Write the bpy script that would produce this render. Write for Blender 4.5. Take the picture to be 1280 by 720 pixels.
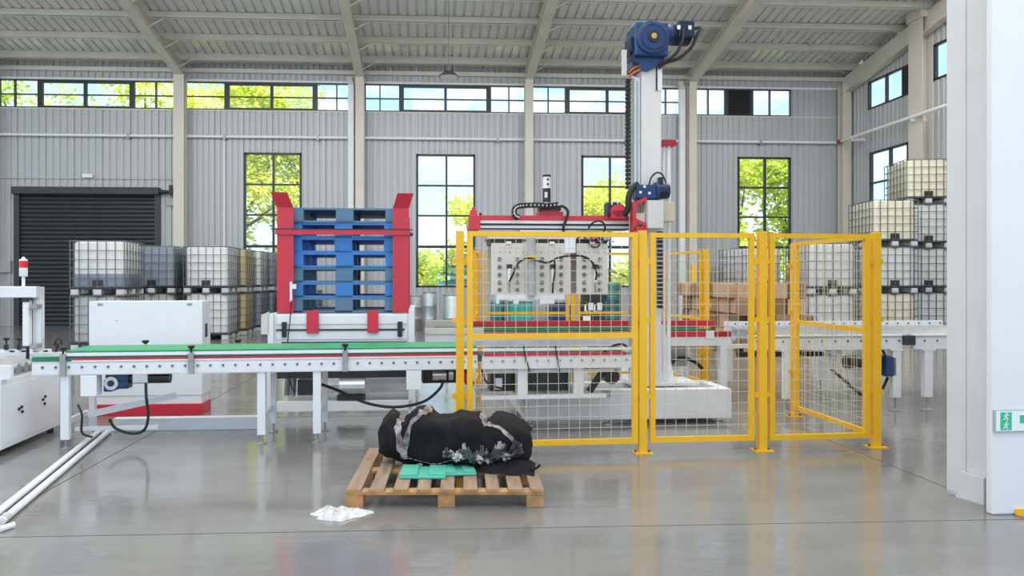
import bpy, math, random
from math import sin, cos, pi, radians, sqrt, atan2, exp
from mathutils import Vector, Matrix, noise

for o in list(bpy.data.objects):
    bpy.data.objects.remove(o)
SC = bpy.context.scene
COL = SC.collection
random.seed(7)

# ------------------------------------------------------------------ camera
YAW = math.atan(.051)
CAM_H = 1.37
FPX, CXP, HYP = 900.0, 583.0, 350.0
cam_data = bpy.data.cameras.new('camera')
cam = bpy.data.objects.new('camera', cam_data)
COL.objects.link(cam)
cam.location = (0, 0, CAM_H)
cam.rotation_euler = (radians(90), 0, -YAW)
cam_data.sensor_width = 36
cam_data.lens = FPX / 1280 * 36
cam_data.shift_x = (640 - CXP) / 1280
cam_data.shift_y = (HYP - 360) / 1280
cam_data.clip_start = .1
cam_data.clip_end = 500
SC.camera = cam

# ------------------------------------------------------------------ view, sky, sun
SC.view_settings.view_transform = 'Standard'
SC.view_settings.look = 'None'
SC.view_settings.gamma = 1
SC.view_settings.use_curve_mapping = False
SC.view_settings.exposure = 0.85


def make_world():
    w = bpy.data.worlds.new('sky')
    SC.world = w
    w.use_nodes = True
    nt = w.node_tree
    n, l = nt.nodes, nt.links
    n.clear()
    out = n.new('ShaderNodeOutputWorld')
    bg = n.new('ShaderNodeBackground')
    tc = n.new('ShaderNodeTexCoord')
    sep = n.new('ShaderNodeSeparateXYZ')
    l.new(tc.outputs['Generated'], sep.inputs[0])
    ramp = n.new('ShaderNodeValToRGB')
    e = ramp.color_ramp.elements
    e[0].position = 0.0
    e[0].color = (.80, .90, 1.0, 1)
    e[1].position = .75
    e[1].color = (.30, .56, .95, 1)
    m = e.new(.22)
    m.color = (.48, .74, 1.0, 1)
    l.new(sep.outputs[2], ramp.inputs[0])
    nz = n.new('ShaderNodeTexNoise')
    nz.inputs['Scale'].default_value = 5.0
    nz.inputs['Detail'].default_value = 6
    nz.inputs['Roughness'].default_value = .55
    mp = n.new('ShaderNodeMapping')
    mp.inputs['Scale'].default_value = (1, 1, 2.2)
    l.new(tc.outputs['Generated'], mp.inputs[0])
    l.new(mp.outputs[0], nz.inputs['Vector'])
    cr = n.new('ShaderNodeValToRGB')
    cr.color_ramp.elements[0].position = .46
    cr.color_ramp.elements[1].position = .66
    l.new(nz.outputs[0], cr.inputs[0])
    mix = n.new('ShaderNodeMix')
    mix.data_type = 'RGBA'
    l.new(cr.outputs[0], mix.inputs[0])
    l.new(ramp.outputs[0], mix.inputs[6])
    mix.inputs[7].default_value = (1, 1, 1, 1)
    l.new(mix.outputs[2], bg.inputs[0])
    bg.inputs[1].default_value = .86
    l.new(bg.outputs[0], out.inputs[0])


make_world()
sun_d = bpy.data.lights.new('sun', 'SUN')
sun_d.energy = 5.0
sun_d.angle = radians(2)
sun_d.color = (1, .96, .88)
sun = bpy.data.objects.new('sun', sun_d)
COL.objects.link(sun)
sun.rotation_euler = (radians(23), 0, radians(12))     # from high over the street side, on to the trees


def fill_light(x, y, z, sx, sy, p):
    d = bpy.data.lights.new('roof_fill', 'AREA')
    d.shape = 'RECTANGLE'
    d.size, d.size_y, d.energy = sx, sy, p
    d.color = (1, .985, .96)
    o = bpy.data.objects.new('roof_fill', d)
    COL.objects.link(o)
    o.location = (x, y, z)


# area lights added under the roof to brighten the hall, no skylights modelled
for lx in (-10, -4.8, .5, 5.6, 10.6):
    fill_light(lx, 13.4, 8.95, 2.6, 7, 175)
    fill_light(lx, 5.5, 10.3, 2.6, 7, 100)
    fill_light(lx, -2.0, 11.6, 2.6, 6, 130)


# ------------------------------------------------------------------ pixel helper (frame 1280 x 720) used to read off positions
def at(u, v, Y):
    a, b = (u - CXP) / FPX, (HYP - v) / FPX
    c, s = cos(YAW), sin(YAW)
    dx, dy = c * a + s, c - s * a
    t = Y / dy
    return (dx * t, Y, CAM_H + b * t)


def ax(u, Y):
    return at(u, 350, Y)[0]


def az(u, v, Y):
    return at(u, v, Y)[2]


# ------------------------------------------------------------------ materials
MATS = {}


def mat(name, col, rough=.5, metal=0.0, var=.06, scale=6.0, stretch=(1, 1, 1), bump=0.0, bscale=None, alpha=None, trans=0.0,
        emit=0.0, dirt_or_glint=None, dirt_or_glint_lo=.55, dirt_or_glint_hi=.75, spec=.5, coat=0.0):
    m = bpy.data.materials.new(name)
    m.use_nodes = True
    nt = m.node_tree
    n, l = nt.nodes, nt.links
    b = n['Principled BSDF']
    b.inputs['Roughness'].default_value = rough
    b.inputs['Metallic'].default_value = metal
    b.inputs['Specular IOR Level'].default_value = spec
    if coat:
        b.inputs['Coat Weight'].default_value = coat
    tc = n.new('ShaderNodeTexCoord')
    mp = n.new('ShaderNodeMapping')
    mp.inputs['Scale'].default_value = stretch
    l.new(tc.outputs['Object'], mp.inputs[0])
    nz = n.new('ShaderNodeTexNoise')
    nz.inputs['Scale'].default_value = scale
    nz.inputs['Detail'].default_value = 5
    l.new(mp.outputs[0], nz.inputs['Vector'])
    hsv = n.new('ShaderNodeHueSaturation')
    hsv.inputs['Color'].default_value = (*col, 1)
    mr = n.new('ShaderNodeMapRange')
    mr.inputs[1].default_value = .3
    mr.inputs[2].default_value = .7
    mr.inputs[3].default_value = 1 - var * 1.5
    mr.inputs[4].default_value = 1 + var * 1.5
    l.new(nz.outputs[0], mr.inputs[0])
    l.new(mr.outputs[0], hsv.inputs['Value'])
    last = hsv.outputs[0]
    if dirt_or_glint:
        nd = n.new('ShaderNodeTexNoise')
        nd.inputs['Scale'].default_value = scale * .6
        nd.inputs['Detail'].default_value = 8
        nd.inputs['Roughness'].default_value = .65
        l.new(mp.outputs[0], nd.inputs['Vector'])
        rp = n.new('ShaderNodeMapRange')
        rp.inputs[1].default_value = dirt_or_glint_lo
        rp.inputs[2].default_value = dirt_or_glint_hi
        l.new(nd.outputs[0], rp.inputs[0])
        mx = n.new('ShaderNodeMix')
        mx.data_type = 'RGBA'
        l.new(rp.outputs[0], mx.inputs[0])
        l.new(last, mx.inputs[6])
        mx.inputs[7].default_value = (*dirt_or_glint, 1)
        last = mx.outputs[2]
    l.new(last, b.inputs['Base Color'])
    if bump:
        bp = n.new('ShaderNodeBump')
        bp.inputs['Strength'].default_value = bump
        bp.inputs['Distance'].default_value = .02
        if bscale:
            nb = n.new('ShaderNodeTexNoise')
            nb.inputs['Scale'].default_value = bscale
            nb.inputs['Detail'].default_value = 4
            l.new(mp.outputs[0], nb.inputs['Vector'])
            l.new(nb.outputs[0], bp.inputs['Height'])
        else:
            l.new(nz.outputs[0], bp.inputs['Height'])
        l.new(bp.outputs[0], b.inputs['Normal'])
    if trans:
        b.inputs['Transmission Weight'].default_value = trans
    if emit:
        b.inputs['Emission Color'].default_value = (*col, 1)
        b.inputs['Emission Strength'].default_value = emit
    MATS[name] = m
    return m


WHITE = mat('white_paint', (.80, .81, .83), .38, var=.02, dirt_or_glint=(.55, .55, .55), dirt_or_glint_lo=.68, dirt_or_glint_hi=.9)
WHITE2 = mat('white_enamel', (.82, .84, .86), .3, var=.015)
ALU = mat('aluminium', (.74, .75, .77), .33, .55, var=.04, scale=3)
STEEL = mat('steel', (.62, .63, .64), .3, .8, var=.06, scale=8)
DSTEEL = mat('dull_steel', (.36, .36, .36), .45, .6, var=.12)
RED = mat('red_paint', (.62, .028, .055), .38, var=.04)
DRED = mat('dark_red_paint', (.42, .012, .035), .4, var=.05)
YEL = mat('yellow_paint', (.90, .50, .012), .36, var=.03)
WIRE = mat('fence_wire', (.66, .60, .42), .4, .1, var=.03)
BLUEP = mat('blue_plastic', (.04, .205, .58), .45, var=.06, scale=4)
BLUEG = mat('faded_blue_plastic', (.10, .20, .33), .5, var=.08, scale=4)
BLACK = mat('black_rubber', (.012, .012, .013), .5, var=.1)
BLK2 = mat('black_paint', (.02, .02, .022), .35, var=.1)
NAVY = mat('navy_motor', (.008, .016, .055), .35, var=.08)
GEAR = mat('blue_gearbox', (.010, .048, .16), .35, .1, var=.06)
GREEN = mat('green_belt', (.03, .33, .13), .45, var=.06, scale=12)
GREEN2 = mat('dark_green_belt', (.02, .20, .10), .5, var=.06, scale=12)
ORANGE = mat('orange_cable', (.75, .16, .02), .45)
BEIGE = mat('beige_box', (.62, .55, .42), .5, var=.04)
GREYP = mat('grey_plastic', (.42, .43, .45), .5, var=.04)
LGREY = mat('light_grey_plate', (.68, .635, .585), .4, .08, var=.05, scale=3)
WALLM = mat('cladding', (.47, .487, .508), .42, .1, var=.03, scale=.8, stretch=(1, 1, .25))
ROOFM = mat('roof_deck', (.70, .71, .71), .25, .25, var=.05, scale=.6)
FRAMEM = mat('steelwork', (.64, .60, .54), .5, var=.04, scale=1.5)
PURL = mat('purlin_steel', (.66, .625, .58), .45, .1, var=.04, scale=1.5)
WINF = mat('window_frame', (.022, .028, .035), .4, var=.05)
SHUT = mat('shutter_paint', (.040, .042, .047), .4, .2, var=.06)
MASTP = mat('stained_mast_paint', (.74, .72, .70), .4, var=.05, scale=3, stretch=(1, 1, .3), dirt_or_glint=(.50, .45, .42), dirt_or_glint_lo=.6, dirt_or_glint_hi=.85)
WOOD = mat('pallet_wood', (.30, .205, .135), .7, var=.2, scale=5, stretch=(5, .7, 5), bump=.15, dirt_or_glint=(.24, .20, .17))
WOODE = mat('pallet_wood_sawn', (.46, .24, .095), .7, var=.18, scale=14, bump=.1)
KRAFT = mat('kraft_card', (.36, .205, .12), .7, var=.06, scale=3)
KRAFT2 = mat('pale_kraft_card', (.55, .345, .215), .7, var=.06, scale=3)
TANKW = mat('white_tank', (.74, .745, .735), .35, var=.05, scale=1.3)
TANKC = mat('cream_tank', (.86, .81, .62), .35, var=.05, scale=1.3)
TANKG = mat('grey_tank', (.48, .50, .50), .35, var=.08, scale=1.3)
TANKB = mat('blue_tank', (.23, .275, .34), .35, var=.1, scale=1.3)
TANKT = mat('tan_tank', (.55, .45, .22), .35, var=.08, scale=1.3)
FILLB = mat('blue_fill', (.20, .235, .31), .35, var=.15, scale=1.3)
CAGE = mat('galvanised_cage', (.15, .16, .17), .4, .5, var=.06)
PALW = mat('pale_pallet', (.55, .55, .55), .6, var=.1)
DRUM = mat('steel_drum', (.42, .49, .50), .3, .6, var=.06)
TEAL = mat('teal_plastic', (.02, .33, .27), .4, var=.06)
DTEAL = mat('dark_teal', (.015, .13, .14), .4, var=.08)
NAVYP = mat('navy_plastic', (.01, .035, .12), .4, var=.1)
FOAM = mat('green_foam', (.10, .50, .36), .65, var=.04)
BAGM = mat('black_cloth', (.009, .009, .010), .8, var=.2, scale=30, bump=.25, bscale=120, spec=.25)
TAPE = mat('clear_tape', (.30, .27, .27), .16, var=.6, scale=16, bump=.9, bscale=22, dirt_or_glint=(.11, .03, .035), dirt_or_glint_lo=.44, dirt_or_glint_hi=.6, coat=.8)  # strong colour noise paints pale highlights into the tape
RAGM = mat('thin_white_film', (.62, .61, .60), .35, var=.12, scale=20, bump=.5, bscale=28)
BOLT = mat('bolt_heads', (.16, .16, .17), .4, .6)
WHITEL = mat('white_label', (.85, .85, .86), .5, var=.01)
COLW = mat('column_paint', (.66, .66, .66), .45, var=.03, scale=2.5, dirt_or_glint=(.45, .43, .40), dirt_or_glint_lo=.66, dirt_or_glint_hi=.9)
PLAST = mat('white_wall', (.76, .77, .79), .5, var=.02, scale=2)
SIGNG = mat('sign_green', (.02, .50, .26), .4, var=.02)
REDL = mat('red_lens', (.75, .012, .02), .25, var=.03)
ASPH = mat('yard', (.30, .32, .22), .9, var=.2, scale=.6)
BARK = mat('bark', (.16, .12, .08), .9, var=.2)
SHEDB = mat('blue_shed', (.10, .30, .62), .5, var=.05)
SHEDC = mat('pale_shed', (.55, .70, .74), .5, var=.05)


def leaf_mat(name, c1, c2):
    m = bpy.data.materials.new(name)
    m.use_nodes = True
    n, l = m.node_tree.nodes, m.node_tree.links
    n.clear()
    out = n.new('ShaderNodeOutputMaterial')
    d = n.new('ShaderNodeBsdfDiffuse')
    t = n.new('ShaderNodeBsdfTranslucent')
    ms = n.new('ShaderNodeMixShader')
    ms.inputs[0].default_value = .45
    tc = n.new('ShaderNodeTexCoord')
    nz = n.new('ShaderNodeTexNoise')
    nz.inputs['Scale'].default_value = 1.1
    nz.inputs['Detail'].default_value = 5
    l.new(tc.outputs['Object'], nz.inputs['Vector'])
    rp = n.new('ShaderNodeValToRGB')
    rp.color_ramp.elements[0].position = .38
    rp.color_ramp.elements[0].color = (*c1, 1)
    rp.color_ramp.elements[1].position = .62
    rp.color_ramp.elements[1].color = (*c2, 1)
    l.new(nz.outputs[0], rp.inputs[0])
    l.new(rp.outputs[0], d.inputs[0])
    l.new(rp.outputs[0], t.inputs[0])
    l.new(d.outputs[0], ms.inputs[1])
    l.new(t.outputs[0], ms.inputs[2])
    l.new(ms.outputs[0], out.inputs[0])
    return m


LEAF = leaf_mat('sunny_leaves', (.58, .66, .09), (.92, .90, .20))
LEAF2 = leaf_mat('green_leaves', (.46, .60, .10), (.80, .84, .22))


def glass_mat():
    m = bpy.data.materials.new('window_glass')
    m.use_nodes = True
    n, l = m.node_tree.nodes, m.node_tree.links
    n.clear()
    out = n.new('ShaderNodeOutputMaterial')
    tr = n.new('ShaderNodeBsdfTransparent')
    tr.inputs[0].default_value = (.94, .97, .98, 1)
    gl = n.new('ShaderNodeBsdfGlossy')
    gl.inputs['Roughness'].default_value = .03
    fr = n.new('ShaderNodeLayerWeight')
    pw = n.new('ShaderNodeMath')
    pw.operation = 'POWER'
    pw.inputs[1].default_value = 5
    l.new(fr.outputs['Facing'], pw.inputs[0])
    ad = n.new('ShaderNodeMath')
    ad.operation = 'MULTIPLY_ADD'
    ad.inputs[1].default_value = .7
    ad.inputs[2].default_value = .03
    l.new(pw.outputs[0], ad.inputs[0])
    ms = n.new('ShaderNodeMixShader')
    l.new(ad.outputs[0], ms.inputs[0])
    l.new(tr.outputs[0], ms.inputs[1])
    l.new(gl.outputs[0], ms.inputs[2])
    l.new(ms.outputs[0], out.inputs[0])
    return m


GLASS = glass_mat()


def floor_mat():
    m = bpy.data.materials.new('polished_concrete')
    m.use_nodes = True
    n, l = m.node_tree.nodes, m.node_tree.links
    b = n['Principled BSDF']
    geo = n.new('ShaderNodeNewGeometry')

    def nz(scale, st, det=6):
        mp = n.new('ShaderNodeMapping')
        mp.inputs['Scale'].default_value = st
        l.new(geo.outputs['Position'], mp.inputs[0])
        t = n.new('ShaderNodeTexNoise')
        t.inputs['Scale'].default_value = scale
        t.inputs['Detail'].default_value = det
        l.new(mp.outputs[0], t.inputs['Vector'])
        return t.outputs[0]
    a = nz(1.0, (.8, 1, 1), 8)
    s = nz(1.8, (.6, 1.6, 1), 8)
    mx = n.new('ShaderNodeMath')
    mx.operation = 'ADD'
    l.new(a, mx.inputs[0])
    l.new(s, mx.inputs[1])
    rp = n.new('ShaderNodeValToRGB')
    rp.color_ramp.elements[0].position = .36
    rp.color_ramp.elements[0].color = (.19, .183, .172, 1)
    rp.color_ramp.elements[1].position = .68
    rp.color_ramp.elements[1].color = (.265, .257, .245, 1)
    hf = n.new('ShaderNodeMath')
    hf.operation = 'MULTIPLY'
    hf.inputs[1].default_value = .5
    l.new(mx.outputs[0], hf.inputs[0])
    l.new(hf.outputs[0], rp.inputs[0])
    l.new(rp.outputs[0], b.inputs['Base Color'])
    rr = n.new('ShaderNodeMapRange')
    rr.inputs[1].default_value = .35
    rr.inputs[2].default_value = .65
    rr.inputs[3].default_value = .07
    rr.inputs[4].default_value = .17
    l.new(s, rr.inputs[0])
    l.new(rr.outputs[0], b.inputs['Roughness'])
    b.inputs['Specular IOR Level'].default_value = 1.0
    bp = n.new('ShaderNodeBump')
    bp.inputs['Strength'].default_value = .06
    bp.inputs['Distance'].default_value = .03
    l.new(nz(9, (.6, 1.6, 1), 4), bp.inputs['Height'])
    l.new(bp.outputs[0], b.inputs['Normal'])
    return m


FLOORM = floor_mat()


# ------------------------------------------------------------------ mesh builder
class MB:
    def __init__(s, o=(0, 0, 0)):
        s.v, s.f, s.o, s.mi = [], [], Vector(o), []

    def _add(s, vs, fs):
        k = len(s.v)
        s.v += [(p[0] - s.o.x, p[1] - s.o.y, p[2] - s.o.z) for p in vs]
        s.f += [tuple(i + k for i in f) for f in fs]
        return s

    def box(s, x0, x1, y0, y1, z0, z1):
        if x0 > x1: x0, x1 = x1, x0
        if y0 > y1: y0, y1 = y1, y0
        if z0 > z1: z0, z1 = z1, z0
        return s._add([(x0, y0, z0), (x1, y0, z0), (x1, y1, z0), (x0, y1, z0), (x0, y0, z1), (x1, y0, z1), (x1, y1, z1), (x0, y1, z1)],
                      [(0, 3, 2, 1), (4, 5, 6, 7), (0, 1, 5, 4), (1, 2, 6, 5), (2, 3, 7, 6), (3, 0, 4, 7)])

    def bar(s, p, q, w, h, up=(0, 0, 1)):
        p, q = Vector(p), Vector(q)
        d = (q - p).normalized()
        u = Vector(up)
        if abs(d.dot(u)) > .98: u = Vector((0, 1, 0))
        r = d.cross(u).normalized() * w / 2
        u = r.cross(d).normalized() * h / 2
        vs = [c + a * r + b * u for c in (p, q) for a, b in ((-1, -1), (1, -1), (1, 1), (-1, 1))]
        return s._add(vs, [(3, 2, 1, 0), (4, 5, 6, 7), (0, 1, 5, 4), (1, 2, 6, 5), (2, 3, 7, 6), (3, 0, 4, 7)])

    def tube(s, pts, r, n=8, closed=False):
        pts = [Vector(p) for p in pts]
        rings = []
        prev = None
        for i, p in enumerate(pts):
            a = pts[max(i - 1, 0)]
            b = pts[min(i + 1, len(pts) - 1)]
            t = (b - a).normalized()
            if prev is None:
                u = Vector((0, 0, 1)) if abs(t.z) < .9 else Vector((0, 1, 0))
                u = (u - t * u.dot(t)).normalized()
            else:
                u = (prev - t * prev.dot(t)).normalized()
            prev = u
            w = t.cross(u)
            rr = r[i] if isinstance(r, (list, tuple)) else r
            rings.append([p + (u * cos(2 * pi * k / n) + w * sin(2 * pi * k / n)) * rr for k in range(n)])
        vs = [q for g in rings for q in g]
        fs = []
        for i in range(len(rings) - 1):
            for k in range(n):
                fs.append((i * n + k, i * n + (k + 1) % n, (i + 1) * n + (k + 1) % n, (i + 1) * n + k))
        fs.append(tuple(range(n - 1, -1, -1)))
        fs.append(tuple((len(rings) - 1) * n + k for k in range(n)))
        return s._add(vs, fs)

    def cyl(s, p, q, r, n=16):
        return s.tube([p, q], r, n)

    def lathe(s, c, prof, n=20, axis='z'):
        vs, fs = [], []
        for r, h in prof:
            for k in range(n):
                a, b = r * cos(2 * pi * k / n), r * sin(2 * pi * k / n)
                d = {'z': (a, b, h), 'y': (a, h, -b), 'x': (h, a, b)}[axis]
                vs.append((c[0] + d[0], c[1] + d[1], c[2] + d[2]))
        for i in range(len(prof) - 1):
            for k in range(n):
                fs.append((i * n + k, i * n + (k + 1) % n, (i + 1) * n + (k + 1) % n, (i + 1) * n + k))
        fs.append(tuple(range(n - 1, -1, -1)))
        fs.append(tuple((len(prof) - 1) * n + k for k in range(n)))
        return s._add(vs, fs)

    def prism(s, poly, axis, a, b):
        n = len(poly)
        f = {'y': lambda p, h: (p[0], h, p[1]), 'x': lambda p, h: (h, p[0], p[1]), 'z': lambda p, h: (p[0], p[1], h)}[axis]
        vs = [f(p, a) for p in poly] + [f(p, b) for p in poly]
        fs = [tuple(range(n)), tuple(range(2 * n - 1, n - 1, -1))]
        for k in range(n):
            fs.append((k, n + k, n + (k + 1) % n, (k + 1) % n))
        return s._add(vs, fs)

    def mesh(s, name, m, smooth=False):
        me = bpy.data.meshes.new(name)
        me.from_pydata(s.v, [], s.f)
        me.update()
        import bmesh
        bm = bmesh.new()
        bm.from_mesh(me)
        bmesh.ops.recalc_face_normals(bm, faces=bm.faces)
        bm.to_mesh(me)
        bm.free()
        me.materials.append(m)
        if smooth:
            for p in me.polygons: p.use_smooth = True
            try:
                me.set_sharp_from_angle(angle=radians(40))
            except Exception:
                pass
        return me

    def build(s, name, m, parent=None, smooth=False, bevel=0.0, loc=None, rot=None):
        return link(name, s.mesh(name, m, smooth), parent, bevel, loc, rot)


def link(name, me, parent=None, bevel=0.0, loc=None, rot=None):
    o = bpy.data.objects.new(name, me)
    COL.objects.link(o)
    if parent: o.parent = parent
    if loc: o.location = loc
    if rot: o.rotation_euler = rot
    if bevel:
        b = o.modifiers.new('bevel', 'BEVEL')
        b.width = bevel
        b.segments = 2
        b.limit_method = 'ANGLE'
    return o


def tag(o, label=None, cat=None, group=None, kind=None):
    if label: o['label'] = label
    if cat: o['category'] = cat
    if group: o['group'] = group
    if kind: o['kind'] = kind
    return o


def thing(name, label, cat, loc=(0, 0, 0), rz=0.0, group=None, kind=None):
    o = bpy.data.objects.new(name, None)
    o.empty_display_size = .2
    COL.objects.link(o)
    o.location = loc
    o.rotation_euler = (0, 0, rz)
    return tag(o, label, cat, group, kind)


def children(o):
    return KIDS.get(o.name, [])


def dup(root, loc, rz, label=None, group=None):
    def cp(o, par):
        c = o.copy()
        COL.objects.link(c)
        c.parent = par
        for k in [x for x in bpy.data.objects if x.parent == o]:
            cp(k, c)
        return c
    r = cp(root, None)
    r.location = loc
    r.rotation_euler = (0, 0, rz)
    if label: r['label'] = label
    if group: r['group'] = group
    return r


def obj_mat(o, m):
    o.material_slots[0].link = 'OBJECT'
    o.material_slots[0].material = m


def bez(p0, p1, p2, p3, n=14):
    P = [Vector(p) for p in (p0, p1, p2, p3)]
    r = []
    for i in range(n + 1):
        t = i / n
        r.append(P[0] * (1 - t) ** 3 + P[1] * 3 * t * (1 - t) ** 2 + P[2] * 3 * t * t * (1 - t) + P[3] * t ** 3)
    return r


def spline(pts, n=6):
    P = [Vector(p) for p in pts]
    r = []
    for i in range(len(P) - 1):
        a, b, c, d = P[max(i - 1, 0)], P[i], P[i + 1], P[min(i + 2, len(P) - 1)]
        for k in range(n):
            t = k / n
            r.append(.5 * ((2 * b) + (c - a) * t + (2 * a - 5 * b + 4 * c - d) * t * t + (3 * b - a - 3 * c + d) * t ** 3))
    r.append(P[-1])
    return r


# ================================================================== BUILDING SHELL
YB = 22.3      # face of the back wall
XR = 13.264    # face of the right wall


def zr(y):     # underside of the purlins
    return 7.80 + .178 * (22.0 - y)


# ---- floor: concrete slabs between saw-cut joints
floor = thing('floor', 'grey polished concrete floor in large slabs with saw-cut joints', 'floor', kind='structure')
JX = [-20.3, -14.35, -8.42, -2.48, 3.405, 9.3, 15.2]
JY = [-7.9, -1.95, 3.955, 9.9, 15.8, 22.6]
for i in range(len(JX) - 1):
    for j in range(len(JY) - 1):
        g = .005
        MB((0, 0, 0)).box(JX[i] + g, JX[i + 1] - g, JY[j] + g, JY[j + 1] - g, -.12, 0).build('slab', FLOORM, floor)
tag(MB().box(-60, 60, -20, 90, -.4, -.14).build('ground', ASPH), 'pale yard ground outside the hall', 'ground', kind='structure')


# ---- cladding panels with ribs
def ribbed(w, h, pitch=.19, d=.03):
    n = max(1, round(w / pitch))
    p = w / n
    prof = []
    for k in range(n):
        x = k * p
        prof += [(x, 0), (x + p * .22, 0), (x + p * .30, -d), (x + p * .92, -d)]
    prof.append((w, 0))
    vs, fs = [], []
    for x, y in prof:
        vs += [(x, y, 0), (x, y, h)]
    for k in range(len(prof) - 1):
        fs.append((2 * k, 2 * k + 2, 2 * k + 3, 2 * k + 1))
    m = MB()
    m._add(vs, fs)
    m._add([(0, .06, 0), (w, .06, 0), (w, .06, h), (0, .06, h)], [(0, 1, 2, 3)])
    return m


PCACHE = {}


def panel(w, h):
    k = (round(w, 3), round(h, 3))
    if k not in PCACHE:
        PCACHE[k] = ribbed(w - .006, h - .006).mesh('cladding_panel', WALLM)
    return PCACHE[k]


def clad(parent, a0, a1, z0, z1, holes, place, step=.93):
    cuts = sorted(set([a0, a1] + [e for h in holes for e in h[:2] if a0 < e < a1]))
    for c0, c1 in zip(cuts, cuts[1:]):
        n = max(1, math.ceil((c1 - c0) / step - .05))
        for k in range(n):
            xa, xb = c0 + (c1 - c0) * k / n, c0 + (c1 - c0) * (k + 1) / n
            mid = (xa + xb) / 2
            blk = sorted((h[2], h[3]) for h in holes if h[0] < mid < h[1])
            z = z0
            for b0, b1 in blk + [(z1, z1)]:
                if b0 - z > .02:
                    me = panel(xb - xa, b0 - z)
                    o = link('cladding_panel', me, parent)
                    place(o, xa + .003, z + .003)
                z = max(z, b1)


ZU0, ZU1 = 6.56, 7.40
ZT0, ZT1 = 1.14, 5.26
BAYS = [(-12.90, -7.62), (-7.41, -2.44), (-1.99, 2.97), (3.19, 7.95), (8.33, 11.44)]
TALL = [(-5.66, -3.92), (-.41, 1.41), (4.74, 6.5), (9.72, 11.44)]
holes = [(a, b, ZU0, ZU1) for a, b in BAYS] + [(a, b, ZT0, ZT1) for a, b in TALL] + [(-12.36, -8.2, 0, 4.12)]
wall_back = thing('wall_back', 'pale grey ribbed metal back wall with clerestory and tall windows', 'wall', (0, YB, 0), kind='structure')
clad(wall_back, -20.3, XR + .05, 0, 8.35, holes, lambda o, x, z: setattr(o, 'location', (x, 0, z)))
wall_right = thing('wall_right', 'pale grey ribbed metal side wall beyond the white column', 'wall', (XR, 0, 0), kind='structure')
RH = [(18.87, 21.13, 6.5, 7.35), (16.0, 18.29, 6.6, 7.56), (19.3, 21.05, 1.1, 5.2)]


def place_r(o, y, z):
    o.location = (0, y + (-.003), z)
    o.rotation_euler = (0, 0, -pi / 2)
    o.location = (0, y, z)


# panels of the side wall run along y; the ribs face the hall
def clad_right():
    RHm = [(-h[1], -h[0], h[2], h[3]) for h in RH]

    def pl(o, a, z):
        o.rotation_euler = (0, 0, -pi / 2)
        o.location = (0, -a, z)
    a = -22.36
    while a < -4.2:
        b = min(a + .93, -4.1)
        # split on holes
        top = zr(-(a + b) / 2) + .2
        hs = [h for h in RHm if h[0] < b and h[1] > a]
        clad(wall_right, a, b, 0, top, hs, pl)
        a = b


clad_right()


# ---- windows
WN = [0]


def window(parent_label, cx, z0, x0, x1, z1, vbars, hbars, pos, rz, fw=.05):
    """local x along the wall, y into the wall; vbars: (x, width), hbars: (z, width, xa, xb)"""
    WN[0] += 1
    w = thing('window_%d' % WN[0], parent_label, 'window', pos, rz, kind='structure')
    f = MB()
    d0, d1 = -.03, .06
    f.box(x0, x1, d0, d1, z1 - fw, z1).box(x0, x1, d0, d1, z0, z0 + fw).box(x0, x0 + fw, d0, d1, z0, z1).box(x1 - fw, x1, d0, d1, z0, z1)
    f.build('window_frame', WINF, w)
    for x, t in vbars:
        MB().box(x - t / 2, x + t / 2, d0 - .005, d1, z0, z1).build('mullion', WINF, w)
    for z, t, xa, xb in hbars:
        MB().box(xa, xb, d0 + .005, d1, z - t / 2, z + t / 2).build('glazing_bar', WINF, w)
    xs = [x0] + [b[0] for b in sorted(vbars)] + [x1]
    for xa, xb in zip(xs, xs[1:]):
        zs = [z0] + sorted(h[0] for h in hbars if h[2] <= (xa + xb) / 2 <= h[3]) + [z1]
        for za, zb in zip(zs, zs[1:]):
            MB().box(xa + .005, xb - .005, .02, .026, za + .005, zb - .005).build('pane', GLASS, w)
    return w


THIN, MED, THK = .035, .085, .15
UV = [[(-12.44, THIN), (-11.70, THK), (-10.38, MED), (-9.0, THK), (-8.29, THIN)],
      [(-6.17, THK), (-4.82, MED), (-3.51, THK), (-2.85, THIN)],
      [(-1.53, THIN), (-.87, THK), (.49, MED), (1.83, THK), (2.46, THIN)],
      [(3.69, THIN), (4.29, THK), (5.55, MED), (6.75, THK), (7.41, THIN)],
      [(8.77, THIN), (9.36, .12), (10.16, .12), (10.76, THIN)]]
UL = ['clerestory window over the dark roller shutter, trees outside', 'clerestory window second bay from the shutter, trees and sky outside',
      'clerestory window over the window of blue sky', 'clerestory window cut by the tall machine column', 'clerestory window with a dark louvre at the far corner']
for (a, b), vb, lb in zip(BAYS, UV, UL):
    hb = [(6.96, .03, a, b)] if lb != UL[4] else []
    w = window(lb, 0, ZU0, a, b, ZU1, vb, hb, (0, YB, 0), 0, .028)
    for x0, x1, zz in [(vb[1][0], vb[3][0], 0)] if lb not in (UL[4], UL[1]) else ([(vb[0][0], vb[2][0], 0)] if lb == UL[1] else []):
        f = MB()
        f.box(x0, x1, -.04, .05, ZU1 - .09, ZU1).box(x0, x1, -.04, .05, ZU0, ZU0 + .06)
        f.build('sash_frame', WINF, w)
    if lb == UL[4]:
        for k in range(9):
            MB().bar((9.42, -.01, ZU0 + .06 + k * .09), (10.10, -.01, ZU0 + .06 + k * .09), .07, .075, (0, 1, 1)).build('louvre_slat', SHUT, w)
TL = ['tall window behind the pallet stack, full of trees', 'tall window showing mostly blue sky above shrubs', 'tall window behind the red gantry beam',
      'tall window next to the far corner, trees outside']
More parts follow.
